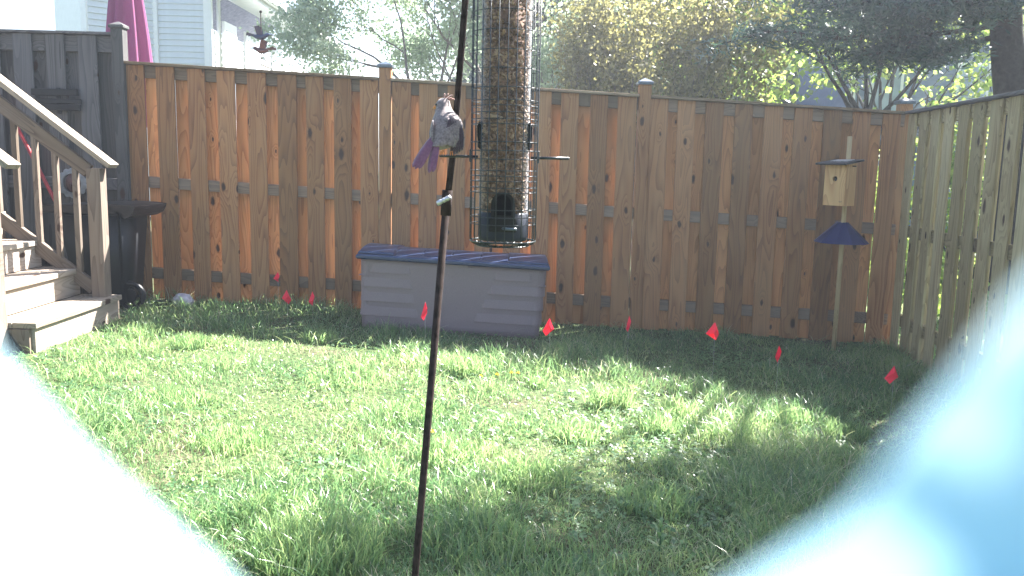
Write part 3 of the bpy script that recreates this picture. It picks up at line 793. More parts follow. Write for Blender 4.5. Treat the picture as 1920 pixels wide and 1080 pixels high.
for yy in (14.75, 15.9, 17.6):
    wi = link('window', None_ := bm_me('window', (lambda b: (bx(b, (XC + .035, yy, 2.6), (.05, .62, 1.65)), b)[1])(bmesh.new())), M['trim'], hs)
    bm = bmesh.new(); bx(bm, (XC + .058, yy, 2.95), (.01, .48, .68)); pn = bpy.data.objects.new('pane', bm_me('pane', bm)); pn.data.materials.append(M['glass']); COL.objects.link(pn); pn.parent = wi
    pn.matrix_parent_inverse = Matrix(); pn.matrix_basis = Matrix()
    bm = bmesh.new(); bx(bm, (XC + .058, yy, 2.2), (.01, .48, .68)); pn = bpy.data.objects.new('pane', bm_me('pane', bm)); pn.data.materials.append(M['glass']); COL.objects.link(pn); pn.parent = wi
# eave and roof
bm = bmesh.new(); bx(bm, (XC + .18, 17.8, 3.86), (.44, 8.4, .03)); link('soffit', bm_me('soffit', bm), M['trim'], hs)
bm = bmesh.new(); bx(bm, (XC + .415, 17.8, 3.93), (.03, 8.4, .17)); bx(bm, (XC + .475, 17.8, 3.965), (.10, 8.4, .10), bev=.02); link('gutter', bm_me('gutter', bm), M['trim'], hs)
bm = bmesh.new(); vs = [bm.verts.new(p) for p in ((XC + .45, 13.6, 4.02), (XC + .45, 22.0, 4.02), (XC - .7, 22.0, 4.75), (XC - .7, 13.6, 4.75), (XC - 1.9, 22, 4.02), (XC - 1.9, 13.6, 4.02))]
bm.faces.new([vs[i] for i in (0, 1, 2, 3)]); bm.faces.new([vs[i] for i in (3, 2, 4, 5)]); bmesh.ops.solidify(bm, geom=list(bm.faces), thickness=.04)
link('roof', bm_me('roof', bm), M['shingles'], hs)
bm = bmesh.new(); tube(bm, [(XC + .06, 14.15, .2), (XC + .06, 14.15, 3.7), (XC + .4, 14.15, 3.9)], .035, 8); link('downspout', bm_me('downspout', bm), M['trim'], hs)

# ------------------------------------------------------------------ garden spinner with humming birds
sp = thing('garden_spinner', 'metal hummingbird garden stake showing over the fence beside the house', 'garden stake', (-2.33, 8.0, 0))
bm = bmesh.new(); tube(bm, [(0, 0, 0), (0, 0, 2.53)], .005, 6); bmesh.ops.create_icosphere(bm, subdivisions=1, radius=.014, matrix=Matrix.Translation((0, 0, 2.53)))
local('stake', bm_me('stake', bm), M['iron'], sp)
def small_bird(name, z, mat, flip):
    bm = bmesh.new()
    pts = [(-.11, 0, .01), (-.07, 0, .0), (-.03, 0, -.012), (.01, 0, -.016), (.04, 0, 0), (.062, 0, .010), (.078, 0, .010), (.13, 0, .006)]
    tube(bm, [(p[0] * flip, p[1], p[2] + z) for p in pts], [.005, .012, .022, .026, .018, .017, .006, .002], 8)
    for s_ in (-1, 1):
        v = [bm.verts.new((a * flip, s_ * .01 + s_ * b_, z + c_)) for a, b_, c_ in ((-.035, 0, 0), (.02, 0, .005), (-.005, .025, .085), (-.05, .03, .075))]
        bm.faces.new(v)
        v = [bm.verts.new((a * flip, s_ * .01 + s_ * b_, z + c_)) for a, b_, c_ in ((-.08, 0, 0), (-.03, .0, .0), (-.12, .03, .025), (-.13, .02, -.005))]
        bm.faces.new(v)
    local(name, bm_me(name, bm), mat, sp)
small_bird('hummingbird', 2.32, M['boxblue'], 1); small_bird('hummingbird', 2.20, M['copper'], -1)
bm = bmesh.new()
for dx in (.02, .035, .05, .065): tube(bm, [(dx, 0, 2.19), (dx, 0, 2.02)], .004, 6)
bx(bm, (.04, 0, 2.19), (.07, .02, .006)); local('chime', bm_me('chime', bm), M['galv'], sp)

# ------------------------------------------------------------------ feeder pole
fp = thing('feeder_pole', 'leaning rusty iron pole with a clamp, left of the feeder', 'pole', (-.26, 1.72, gz(-.26, 1.72)))
g0 = gz(-.26, 1.72)
bm = bmesh.new(); tube(bm, [(-.262, 1.70, g0 - .1), (-.192, 1.70, .351), (-.133, 1.70, 1.150)], .0078, 10); link('lower_pole', bm_me('lower_pole', bm), M['iron'], fp)
bm = bmesh.new(); tube(bm, [(-.1345, 1.70, 1.125), (-.121, 1.70, 1.245), (-.1015, 1.70, 1.53), (-.092, 1.70, 1.68), (-.075, 1.69, 1.78), (-.045, 1.67, 1.83), (-.025, 1.645, 1.82), (-.02, 1.642, 1.79)], .0066, 10); link('upper_pole', bm_me('upper_pole', bm), M['iron'], fp)
bm = bmesh.new(); tube(bm, [(-.1352, 1.70, 1.115), (-.1318, 1.70, 1.165)], .0105, 12); cl_ = link('collar', bm_me('collar', bm), M['iron'], fp)
bm = bmesh.new()
tube(bm, [(-.134, 1.70, 1.146), (-.137, 1.675, 1.146)], .004, 8)
for s_ in (-1, 1):
    tube(bm, [(-.137, 1.677, 1.146), (-.137 + s_ * .006, 1.676, 1.146 + s_ * .003), (-.137 + s_ * .013, 1.674, 1.146 + s_ * .007)], [.003, .005, .0045], 8)
bmesh.ops.create_icosphere(bm, subdivisions=2, radius=.0052, matrix=Matrix.Translation((-.137, 1.677, 1.146)))
wn = bpy.data.objects.new('wing_nut', bm_me('wing_nut', bm, True)); wn.data.materials.append(M['galv']); COL.objects.link(wn); wn.parent = cl_

# ------------------------------------------------------------------ bird feeder
FX, FYY = -.020, 1.64; ZB = 1.066
fd = thing('bird_feeder', 'hanging tube bird feeder full of seed inside a wire cage', 'bird feeder', (FX, FYY, ZB))
RC = .0625; HT = .62
def zpx(y): return (455 - y) / 455 * .453        # heights of the rings above the cage floor
ringz = [zpx(y) for y in (448, 415, 401, 387, 355, 346, 334, 324, 314, 293, 277, 261, 228, 219, 207, 195, 185, 162, 128, 95, 60, 25, -8, -42, -76, -110, -144)]
cage = bpy.data.objects.new('cage', None); 
bm = bmesh.new(); nn = 48
for z in ringz:
    pts = [(RC * cos(2 * pi * k / nn), RC * sin(2 * pi * k / nn), z) for k in range(nn + 1)]
    tube(bm, pts, .0009 if z > .02 else .0016, 5, caps=False)
cage = local('cage', bm_me('cage', bm), M['wire'], fd)
bm = bmesh.new(); ev = []
for k in range(24):
    a = 2 * pi * k / 24 + .06; c_, s_ = cos(a), sin(a)
    tube(bm, [((RC + .0008) * c_, (RC + .0008) * s_, HT), ((RC + .0008) * c_, (RC + .0008) * s_, .012), ((RC - .003) * c_, (RC - .003) * s_, .003), ((RC - .012) * c_, (RC - .012) * s_, -.001), (.03 * c_, .03 * s_, -.001)], .00095, 5)
for r_ in (.03, .05):
    tube(bm, [(r_ * cos(2 * pi * k / 32), r_ * sin(2 * pi * k / 32), -.002) for k in range(33)], .0012, 5, caps=False)
o = bpy.data.objects.new('upright_wires', bm_me('upright_wires', bm)); o.data.materials.append(M['wire']); COL.objects.link(o); o.parent = cage
# tube
bm = bmesh.new(); lathe(bm, [(.0465, .055), (.0465, HT - .02)], 48); lathe(bm, [(.0445, .055), (.0445, HT - .02)], 48)
local('clear_tube', bm_me('clear_tube', bm), M['tube'], fd)
bm = bmesh.new(); lathe(bm, [(.001, .06), (.0385, .06), (.0385, .50), (.001, .51)], 32); local('seed_core', bm_me('seed_core', bm), M['seed'], fd)
# seeds: small pieces packed against the tube wall
ns_ = 5200
th = rng.uniform(0, 2 * pi, ns_); zz = rng.uniform(.06, .50, ns_); rr = rng.uniform(.0385, .0432, ns_)
cen = np.stack([rr * np.cos(th), rr * np.sin(th), zz], 1)
sz = np.stack([rng.uniform(.0020, .0042, ns_), rng.uniform(.0010, .0020, ns_), rng.uniform(.0032, .0072, ns_)], 1)
base = np.array([(1, 0, 0), (-1, 0, 0), (0, 1, 0), (0, -1, 0), (0, 0, 1), (0, 0, -1)], float)
q1 = rng.normal(size=(ns_, 3, 3)); u, _, vt = np.linalg.svd(q1); Rm = u @ vt
vv = np.einsum('nij,nkj->nki', Rm, base[None] * sz[:, None]) + cen[:, None]
ff = np.array([(0, 2, 4), (2, 1, 4), (1, 3, 4), (3, 0, 4), (2, 0, 5), (1, 2, 5), (3, 1, 5), (0, 3, 5)])
fi = (ff[None] + 6 * np.arange(ns_)[:, None, None]).reshape(-1)
# mixed hull halves in darker and lighter bands, as layers of seed settle
tt = np.clip(.45 + .25 * np.sin(zz * 60) * rng.rand(ns_) + rng.normal(0, .16, ns_) + .55 * np.array([noise.noise(Vector(tuple(c0 * 90))) for c0 in cen]), 0, 1)
me = mesh_np('seeds', vv.reshape(-1, 3), np.full(ns_ * 8, 3), fi, np.repeat(tt, 6))
o = local('seeds', me, M['seeds'], fd); o['kind'] = 'stuff'
# base and port
bm = bmesh.new(); lathe(bm, [(.001, .008), (.045, .008), (.0475, .016), (.0475, .058), (.0435, .062), (.001, .062)], 40); local('base', bm_me('base', bm), M['basem'], fd)
bm = bmesh.new()
pt = thing; ang0 = -pi / 2
# shroud: arched rim proud of the tube, its mouth shade a black sheet
hw = .0205; z0, z1 = .052, .098
arch = [(-hw, z0)] + [(hw * cos(a), z1 - hw + hw * 1.15 * sin(a)) for a in np.linspace(pi, 0, 12)] + [(hw, z0)]
inn = [(x * .68, (z - z0) * .78 + z0 + .006) for x, z in arch]
def onr(x, z, r): a = ang0 + x / .0465; return (r * cos(a), r * sin(a), z)
A = [bm.verts.new(onr(x, z, .0470)) for x, z in arch]; A2 = [bm.verts.new(onr(x, z, .0525)) for x, z in arch]; B2 = [bm.verts.new(onr(x, z, .0525)) for x, z in inn]; B = [bm.verts.new(onr(x, z, .044)) for x, z in inn]
for P, Q in ((A, A2), (A2, B2), (B2, B)):
    for k in range(len(P)): j = (k + 1) % len(P); bm.faces.new((P[k], P[j], Q[j], Q[k]))
bmesh.ops.recalc_face_normals(bm, faces=bm.faces)
local('feed_port', bm_me('feed_port', bm), M['portgreen'], fd)
bm = bmesh.new(); Bm = [bm.verts.new(onr(x, z, .0529)) for x, z in inn]; bm.faces.new(Bm); local('port_mouth_shade', bm_me('port_mouth_shade', bm), M['opening_shade'], fd)  # flat black face painted as the shade within the port
bm = bmesh.new(); bx(bm, (0, -.0505, .040), (.052, .006, .026), bev=.002)
for dx in (-.010, .004): bx(bm, (dx, -.0545, .043), (.0035, .004, .016))
local('port_plate', bm_me('port_plate', bm), M['portgreen'], fd)
bm = bmesh.new(); tube(bm, [(-.002, -.05, .034), (.012, -.066, .034), (.026, -.068, .034)], .0026, 8); local('front_perch', bm_me('front_perch', bm), M['cap'], fd)
for s_ in (-1, 1):
    bm = bmesh.new(); tube(bm, [(s_ * .050, 0, .1655), (s_ * .121, 0, .1655)], .0028, 10)
    for k in range(3):
        bmesh.ops.create_icosphere(bm, subdivisions=1, radius=.0033, matrix=Matrix.Translation((s_ * .121, 0, .1655))) if k == 0 else None
    bx(bm, (s_ * .0645, 0, .167), (.004, .010, .024), bev=.0015)
    local('perch', bm_me('perch', bm), M['wire'], fd)
    # side port hook seen above each perch
    bm = bmesh.new()
    tube(bm, [(s_ * .047, -.012, .190), (s_ * .050, -.013, .205), (s_ * .050, -.013, .222), (s_ * .046, -.012, .230)], .0022, 6); bx(bm, (s_ * .046, 0, .205), (.010, .026, .05), bev=.004)
    local('side_port', bm_me('side_port', bm), M['portgreen'], fd)
bm = bmesh.new(); lathe(bm, [(.001, HT + .035), (.03, HT + .03), (.062, HT + .01), (.068, HT - .002), (.066, HT - .006), (.001, HT - .006)], 40); local('lid', bm_me('lid', bm), M['wire'], fd)
bm = bmesh.new(); tube(bm, [(-.04, 0, HT + .02), (-.03, 0, HT + .09), (0, 0, HT + .125), (.03, 0, HT + .09), (.04, 0, HT + .02)], .0016, 6); local('hanger', bm_me('hanger', bm), M['wire'], fd)

# ------------------------------------------------------------------ cardinal
bd = thing('bird', 'greyish brown crested songbird perched on the left perch of the feeder', 'bird', (-.130, 1.62, 1.236))
def rings_mesh(name, spec, n=20, smooth=True):
    bm = bmesh.new(); rs = []
    for (cx, cy, cz, ra, rb, tilt) in spec:
        ring = []
        for k in range(n):
            a = 2 * pi * k / n
            p = Matrix.Rotation(tilt, 3, 'X') @ Vector((ra * cos(a), rb * sin(a), 0)) + Vector((cx, cy, cz)); ring.append(bm.verts.new(p))
        rs.append(ring)
    for a_, b_ in zip(rs, rs[1:]):
        for k in range(n): f = bm.faces.new((a_[k], a_[(k + 1) % n], b_[(k + 1) % n], b_[k])); f.smooth = True
    bm.faces.new(rs[0][::-1]); bm.faces.new(rs[-1]); bmesh.ops.recalc_face_normals(bm, faces=bm.faces)
    return bm_me(name, bm, True)
# local origin on the perch; +Z up, bird's back faces the camera (-Y)
T = -.30
spec = [(-.020, -.022, .012, .006, .005, T), (-.014, -.017, .008, .013, .011, T), (-.008, -.010, .013, .0195, .018, T), (-.003, -.003, .023, .0260, .024, T), (0, .001, .036, .0300, .0275, T), (.001, .004, .049, .0312, .0275, T),
        (.001, .007, .060, .0290, .0255, T), (-.001, .010, .069, .0240, .0215, T), (-.004, .012, .076, .0185, .018, T), (-.006, .013, .083, .0152, .0165, T * .5), (-.008, .013, .090, .0145, .016, 0), (-.008, .013, .096, .0130, .014, 0), (-.007, .013, .101, .0095, .010, 0), (-.006, .0125, .1045, .0045, .005, 0)]
spec = [(a, b + .30 * (c - .035), c, d, e, f) for a, b, c, d, e, f in spec]
body = local('body', rings_mesh('body', spec), M['plum'], bd)
sb = body.modifiers.new('sub', 'SUBSURF'); sb.levels = 2; sb.render_levels = 2
tx = bpy.data.textures.new('ruffle', 'CLOUDS'); tx.noise_scale = .006; dm = body.modifiers.new('ruffle', 'DISPLACE'); dm.texture = tx; dm.strength = .0010; dm.mid_level = .5
def feather(bm, p, d, nrm, L_, W2, curve=.0):
    p = Vector(p); d = Vector(d).normalized(); nrm = Vector(nrm); nrm = (nrm - d * nrm.dot(d)).normalized(); s_ = d.cross(nrm)
    prof_ = [(0, .35), (.2, .8), (.5, 1), (.8, .95), (.93, .7), (1, .15)]
    Lr, Cr, Rr = [], [], []
    for u, ww in prof_:
        c0 = p + d * L_ * u + nrm * (curve * sin(u * pi))
        Lr.append(bm.verts.new(c0 - s_ * W2 * ww - nrm * .0008)); Cr.append(bm.verts.new(c0 + nrm * .0006)); Rr.append(bm.verts.new(c0 + s_ * W2 * ww - nrm * .0008))
    for i in range(len(prof_) - 1):
        for P, Q in ((Lr, Cr), (Cr, Rr)):
            f = bm.faces.new((P[i], Q[i], Q[i + 1], P[i + 1])); f.smooth = True
def feathered(name, items, mat):
    bm = bmesh.new()
    for it in items: feather(bm, *it)
    o = local(name, bm_me(name, bm), mat, bd); sd = o.modifiers.new('thick', 'SOLIDIFY'); sd.thickness = .0006; return o
# overlapping mantle feathers down the back
sp_z = [q_[2] for q_ in spec]
def surf(z_, a_):
    cx, cy, ra, rb = (np.interp(z_, sp_z[1:], [q_[i_] for q_ in spec][1:]) for i_ in (0, 1, 3, 4))
    return Vector((cx + ra * cos(a_), cy + rb * sin(a_), z_)), Vector((cos(a_) / ra, sin(a_) / rb, 8)).normalized()
items = []
for ri, z_ in enumerate(np.arange(.026, .088, .0055)):
    for ci in range(9):
        a_ = R(-165 + 150 * (ci + .5 * (ri % 2)) / 8.5) + random.uniform(-.06, .06)
        p_, n_0 = surf(z_, a_)
        items.append((p_ - n_0 * .0006, Vector((-.18, -.30, -1)), n_0, .0140 + random.uniform(-.002, .002), .0050, .0004))
feathered('mantle', items, M['plum'])
# right wing folded down the right flank
items = []
for k in range(8):
    u = k / 7
    items.append(((.011 + .019 * u, -.0165 + .016 * u, .066 - .002 * k), (.02 - .25 * (1 - u) + .02 * u, -.20 + .12 * (1-u), -1), (.55 + .4 * u, -.85 + .5 * u, 0.05), .062 - .005 * abs(k - 4), .0060, .003))
feathered('right_wing', items, M['wingm'])
items = []
for k in range(6):
    items.append(((.004 + .0042 * k, -.0100 + .0026 * k, .068 - .0012 * k), (.05, -.35, -1), (.45 + .1 * k, -.85, .2), .020, .0055, .0025))
cv = feathered('right_covert', items, M['plum'])
items = []
for k in range(6):
    u = k / 5
    items.append(((-.024 - .0055 * u, -.012 + .016 * u, .060 - .003 * k), (.02 + .18 * u, -.35 + .2 * u, -1), (-.75 - .2 * u, -.6 + .5 * u, 0), .044 - .003 * k, .005, .002))
feathered('left_wing', items, M['plum'])
tv = Vector((-.030, -.028, -.062))
items = []
for k, (dx, wz) in enumerate(((-.06, 0), (-.02, .001), (.02, .001), (.26, 0), (.31, -.001))):
    items.append(((-.024 + .003 * k, -.022, .030), (tv.x * 1 + dx * .07, tv.y, tv.z - dx * .03), (-.2, -.8, .4), .070 + .002 * (k % 2), .0062, .001))
feathered('tail', items, M['tailm'])
items = []
for k, (a, b_) in enumerate(((.2, .8), (.5, .7), (.8, .55), (1.0, .3), (1.2, .1))):
    items.append(((-.008 + .002 * k, .030, .101), (a, -.15, b_), (0, -1, .2), .012 + .002 * (k % 3), .0016, .001))
feathered('crest', items, M['crestm'])
bm = bmesh.new(); hd = Vector((-.86, .50, -.05)).normalized()
bc = Vector((-.008, .029, .088)) + hd * .013
tube(bm, [bc, bc + hd * .005, bc + hd * .011 + Vector((0, 0, -.002))], [.0052, .0042, .0006], 10); local('beak', bm_me('beak', bm), M['beak'], bd)
for s_ in (-1, 1):
    e = Vector((-.008, .030, .091)) + hd * .007 + hd.cross(Vector((0, 0, 1))) * s_ * .0125
    bm = bmesh.new(); bmesh.ops.create_uvsphere(bm, u_segments=10, v_segments=8, radius=.0024, matrix=Matrix.Translation(e)); local('eye', bm_me('eye', bm, True), M['eye'], bd)
for lx in (-.005, .013):
    bm = bmesh.new(); tube(bm, [(lx * .8 - .002, -.004, .016), (lx, -.007, .009), (lx, -.001, .003)], [.0026, .0013, .0012], 7)
    for tx_ in (-.0035, 0, .0035):
        tube(bm, [(lx, -.001, .0035), (lx + tx_, .003, .0035), (lx + tx_ * 1.2, .0050, .000), (lx + tx_ * 1.2, .0035, -.0032)], .0009, 6)
    tube(bm, [(lx, -.001, .0035), (lx, -.0042, .002), (lx, -.0045, -.002)], .0009, 6)
    local('leg', bm_me('leg', bm), M['beak'], bd)

# ------------------------------------------------------------------ trees
def rvec(n_): 
    v = rng.normal(size=(n_, 3)); return v / np.linalg.norm(v, axis=1)[:, None]
def leaves_mesh(name, cen, L_, W2, tint, flat=0.0, dirs=None):
    n_ = len(cen); d = rvec(n_) if dirs is None else dirs
    d[:, 2] *= (1 - flat); d /= np.linalg.norm(d, axis=1)[:, None]
    r = rvec(n_); s_ = np.cross(d, r); s_ /= np.linalg.norm(s_, axis=1)[:, None]; nn_ = np.cross(d, s_)
    L_ = (L_ * rng.uniform(.65, 1.3, n_))[:, None]; W2 = L_ * W2
    v = np.stack([cen - d * L_ * .5, cen - s_ * W2 + nn_ * L_ * .08, cen + d * L_ * .5, cen + s_ * W2 + nn_ * L_ * .08], 1).reshape(-1, 3)
    idx_ = np.arange(n_ * 4)
    return mesh_np(name, v, np.full(n_, 4), idx_, np.repeat(np.clip(tint, 0, 1), 4))
class Tree:
    def __init__(s): s.bm = bmesh.new(); s.tips = []
    def grow(s, p, d, L_, r, depth, spread, nch, up=.15, wob=.25, n=6, minr=.004):
        pts = [Vector(p)]; d = Vector(d).normalized(); rad = [r]; k = 5
        for i in range(k):
            d = (d + Vector((random.gauss(0, wob), random.gauss(0, wob), random.gauss(0, wob))) * .5 + Vector((0, 0, up * .3))).normalized()
            pts.append(pts[-1] + d * L_ / k); rad.append(max(minr * .6, r * (1 - .55 * (i + 1) / k)))
            if depth <= 1: s.tips.append((pts[-1], depth))
        tube(s.bm, pts, rad, n if depth > 1 else 4, caps=False)
        if depth == 0: return
        for c_ in range(nch):
            i = random.randint(2, k) if c_ else k
            a = Vector((random.gauss(0, 1), random.gauss(0, 1), random.gauss(0, 1))); a = (a - d * a.dot(d)).normalized()
            nd = (d + a * spread * random.uniform(.6, 1.3) + Vector((0, 0, up))).normalized()
            s.grow(pts[i], nd, L_ * random.uniform(.6, .85), rad[i] * .72, depth - 1, spread, nch, up, wob, n, minr)
def cloud(tips, per, sig, flat=.7):
    t_ = np.array([tuple(p) for p, _ in tips]); c_ = np.repeat(t_, per, 0) + rng.normal(size=(len(t_) * per, 3)) * np.array([sig, sig, sig * flat])
    tn = np.repeat(rng.rand(len(t_)), per) * .5 + rng.rand(len(t_) * per) * .55
    return c_, tn
def build_tree(name, label, cat, base, tree, leafL, leafW, mat, bark, per, sig, group=None, extra=None, keep=None):
    th = thing(name, label, cat, base, group=group)
    link('trunk', bm_me('trunk', tree.bm), bark, th)
    c_, tn = cloud(tree.tips, per, sig)
    if extra is not None: c_ = np.vstack([c_, extra[0]]); tn = np.concatenate([tn, extra[1]])
    if keep is not None: k = keep(c_); c_ = c_[k]; tn = tn[k]
    link('crown', leaves_mesh('crown', c_, leafL, leafW, tn), mat, th)
    return th

# pale tree left of the feeder
random.seed(21)
T1 = Tree()
for (dx, dz) in ((-.55, 1), (-.25, 1), (.1, 1), (.38, 1), (.02, 1.2)):
    T1.grow((-.35 + dx * .5, 13.0, 0.8), (dx * .8, random.uniform(-.2, .2), dz), 1.75, .075, 4, .55, 3, .06, .22)
T1.grow((-.35, 13.0, -.2), (0, 0, 1), 1.1, .16, 0, .5, 1)
build_tree('pale_leaved_tree', 'airy tree with pale green leaves between house and feeder', 'tree', (-.35, 13, 0), T1, .06, .38, M['leaf_pale'], M['barkgrey'], 34, .13, keep=lambda c: c[:, 0] > -3.45 + .3 * np.sin(c[:, 2] * 4))
# bronze many-stemmed shrub right of the feeder
random.seed(5)
T2 = Tree()
for k in range(17):
    dx = -.95 + 1.8 * k / 16
    T2.grow((1.65 + dx * .35, 10.2 + random.uniform(-.25, .25), 0), (dx * .55, random.uniform(-.25, .25), 1), 1.32, .026, 3, .32, 3, .14, .13, 5, .0035)
build_tree('bronze_shrub', 'many-stemmed shrub with small bronze yellow leaves behind the fence', 'shrub', (1.75, 10.2, 0), T2, .05, .42, M['leaf_bronze'], M['barkgrey'], 8, .075)
# maple with V shaped dark limbs
random.seed(9)
T3 = Tree()
T3.grow((4.75, 11.8, -.2), (0, 0, 1), 2.0, .075, 0, .3, 1, 0, .05)
for d in ((-.35, 0, 1), (.25, .1, 1), (-.8, .2, .9), (.75, -.1, .7), (.05, .3, 1)):
    T3.grow((4.75, 11.8, 1.75), d, 1.4, .036, 3, .5, 3, .05, .18)
build_tree('lime_maple', 'small maple with forked dark trunk and lime leaves before the blue house', 'tree', (4.75, 11.8, 0), T3, .085, .45, M['leaf_lime'], M['bark'], 8, .15)
# bright low shrubs beyond the side fence
for i, (x, y, h, s_, lab) in enumerate(((5.6, 10.4, 1.6, .75, 'bright green rounded bush beside the pine trunk'), (3.0, 10.6, 1.55, .8, 'pale yellow green bush just behind the fence, left of the corner post'), (7.5, 10.5, 1.7, .9, 'bright green bush beyond the pine trunk at the far right'))):
    random.seed(40 + i); Tb = Tree()
    for k in range(7): Tb.grow((x, y, -.1), (random.uniform(-.8, .8), random.uniform(-.8, .8), 1), h * .62, .02, 2, .6, 3, .05, .25, 5)
    build_tree('bush', lab, 'bush', (x, y, 0), Tb, .07, .48, M['leaf_lime'], M['bark'], 12, .14, group='bushes behind the fence')

# big pine on the right: heavy boughs reach over the lawn and shade its right half
random.seed(3)
TP = Tree(); PB = Vector((5.15, 8.9, 0))
tube(TP.bm, [PB + Vector(p) for p in ((.12, 0, -.3), (.02, 0, .8), (-.05, 0, 1.7), (-.22, 0, 2.6), (-.3, .1, 3.8), (-.15, .15, 4.8), (-.1, .2, 5.4), (0, .2, 5.9))], [.24, .19, .165, .15, .12, .08, .05, .01], 12)
TP2 = [PB + Vector(p) for p in ((.55, .15, -.3), (.5, .15, 1.6), (.42, .1, 3), (.6, .1, 4.4), (.7, .1, 5.6))]
tube(TP.bm, TP2, [.26, .21, .18, .13, .03], 12)
boughs = []
def bough(p0, p1, sag, r, first=2):
    p0 = Vector(p0); p1 = Vector(p1); pts = []
    for i in range(8):
        u = i / 7; q = p0.lerp(p1, u); q.z -= sag * sin(u * pi) * .6; q += Vector((random.gauss(0, .04), random.gauss(0, .04), random.gauss(0, .03))); pts.append(q)
    tube(TP.bm, pts, [r * (1 - .85 * i / 7) for i in range(8)], 6, caps=False)
    for i in range(first, 8):
        for s_ in range(3):
            d = (p1 - p0).normalized(); a = Vector((random.gauss(0, 1), random.gauss(0, 1), random.gauss(0, .35))).normalized()
            e = pts[i] + (d * .6 + a * .8) * random.uniform(.2, .55)
            tube(TP.bm, [pts[i], pts[i].lerp(e, .5) + Vector((0, 0, .03)), e], [.012, .008, .003], 4, caps=False)
            for u in (.4, .7, 1.0): boughs.append(pts[i].lerp(e, u))
# boughs in view, sweeping left
for (z0, ex, ey, ez, sg) in ((2.75, 2.5, 8.7, 2.60, .2), (3.0, 3.1, 8.2, 2.75, .15), (3.1, 3.5, 9.3, 2.85, .2), (2.6, 3.5, 8.8, 2.38, .1), (3.2, 2.2, 9.6, 3.2, .2), (2.9, 4.0, 8.0, 2.75, .1), (3.0, 6.4, 8.3, 2.7, .1), (2.6, 6.6, 9.4, 2.5, .1), (3.3, 3.0, 8.8, 3.1, .1), (3.3, 4.3, 9.8, 3.0, .1), (3.4, 5.0, 7.9, 2.95, .1), (3.4, 5.8, 8.1, 2.95, .1)):
    bough(PB + Vector((-.2, 0, z0)), (ex, ey, ez), sg, .035)
# boughs that carry the shade of the lawn: each ends above the place whose sun it takes
def over(x, y, h): return (x + sdir.x / sdir.z * h, y + sdir.y / sdir.z * h, h)
spots = [(2.7, 5.9, 4.6), (2.1, 5.6, 4.8), (1.4, 5.7, 5.0), (.75, 5.45, 5.1), (2.5, 5.0, 4.6), (1.95, 5.0, 4.8), (1.35, 5.05, 5.0), (2.4, 4.3, 4.8), (2.1, 3.5, 5.0), (1.5, 3.25, 5.1), (1.0, 3.0, 5.2), (1.6, 2.8, 4.9), (.7, 2.6, 5.0), (1.2, 2.4, 4.8), (.2, 2.4, 5.2), (-.35, 2.35, 5.3), (2.7, 3.0, 4.8), (1.85, 2.4, 4.8), (.3, 5.45, 5.2), (2.3, 2.6, 4.9), (.85, 5.95, 4.9), (1.3, 6.0, 4.8), (1.75, 5.95, 4.7), (2.25, 6.0, 4.6), (2.7, 5.5, 4.5)]
for (x, y, h) in spots:
    e = over(x, y, h); bough(PB + Vector((-.2, .1, min(5.3, h - random.uniform(.1, .6)))), e, -.1, .035, 5)
bp = np.array([tuple(b) for b in boughs])
per = 34
c_ = np.repeat(bp, per, 0) + rng.normal(size=(len(bp) * per, 3)) * np.array([.12, .12, .055])
# shade pads at the bough ends
sp_c = []
for (x, y, h) in spots:
    e = np.array(over(x, y, h)); k = rng.normal(size=(800, 3)) * np.array([.25, .22, .10]) + e; sp_c.append(k)
c_ = np.vstack([c_] + sp_c)
pt_ = thing('pine_tree', 'large dark pine with two trunks and drooping boughs at the right', 'tree', PB)
link('trunk', bm_me('trunk', TP.bm), M['bark'], pt_)
link('crown', leaves_mesh('crown', c_, .11, .10, rng.rand(len(c_)), flat=.3), M['leaf_pine'], pt_)

# far evergreens and the wood behind, each tree its own crown
ev = [(2.2, 17, 7.5, 1.6, 'dark evergreen directly behind the bronze shrub'), (.6, 19, 6.5, 1.4, 'dark evergreen far behind, just right of the feeder'), (4.2, 19, 8.5, 1.9, 'tall dark evergreen left of the blue house'), (-.9, 24, 5.6, 1.6, 'dark evergreen far behind the pale tree')]
for i, (x, y, h, r_, lab) in enumerate(ev):
    n_ = 15000; u = rng.rand(n_) ** .8; z = .3 + (h - .3) * u; rad_ = r_ * (1 - u) ** .6 * (.75 + .25 * np.sin(z * 7 + i)) * np.sqrt(rng.uniform(.35, 1, n_)); a = rng.uniform(0, 2 * pi, n_)
    rad_ *= 1 + .25 * np.sin(a * 5 + z * 3)
    c_ = np.stack([x + rad_ * np.cos(a), y + rad_ * np.sin(a), z - .1 * rad_], 1)
    e = thing('evergreen_tree', lab, 'tree', (x, y, 0), group='evergreens beyond the fence')
    bm = bmesh.new(); tube(bm, [(x, y, -.3), (x, y, h * .9)], [.16, .02], 8); link('trunk', bm_me('trunk', bm), M['bark'], e)
    link('crown', leaves_mesh('crown', c_, .20, .22, rng.rand(n_)), M['leaf_dark'], e)
n_ = 60000
x = rng.uniform(1.5, 34, n_); y = rng.uniform(24, 36, n_)
hh = np.array([4.4 + 1.8 * noise.noise(Vector((a * .28, b * .2, 5))) + 1.2 * noise.noise(Vector((a * .9, b * .5, 2))) for a, b in zip(x, y)]) + np.clip(x - 3, 0, 6) * .35
c_ = np.stack([x, y, -.3 + rng.rand(n_) ** .7 * hh], 1)
tag(link('far_wood', leaves_mesh('far_wood', c_, .42, .42, rng.rand(n_)), M['leaf_dark'], kind='stuff'), 'far wood seen as one leafy mass behind everything', 'wood')
n_ = 9000; x = rng.uniform(4.0, 11, n_); y = rng.uniform(8.0, 16, n_)
c_ = np.stack([x, y, np.abs(rng.normal(0, .10, n_)) + -.15], 1)
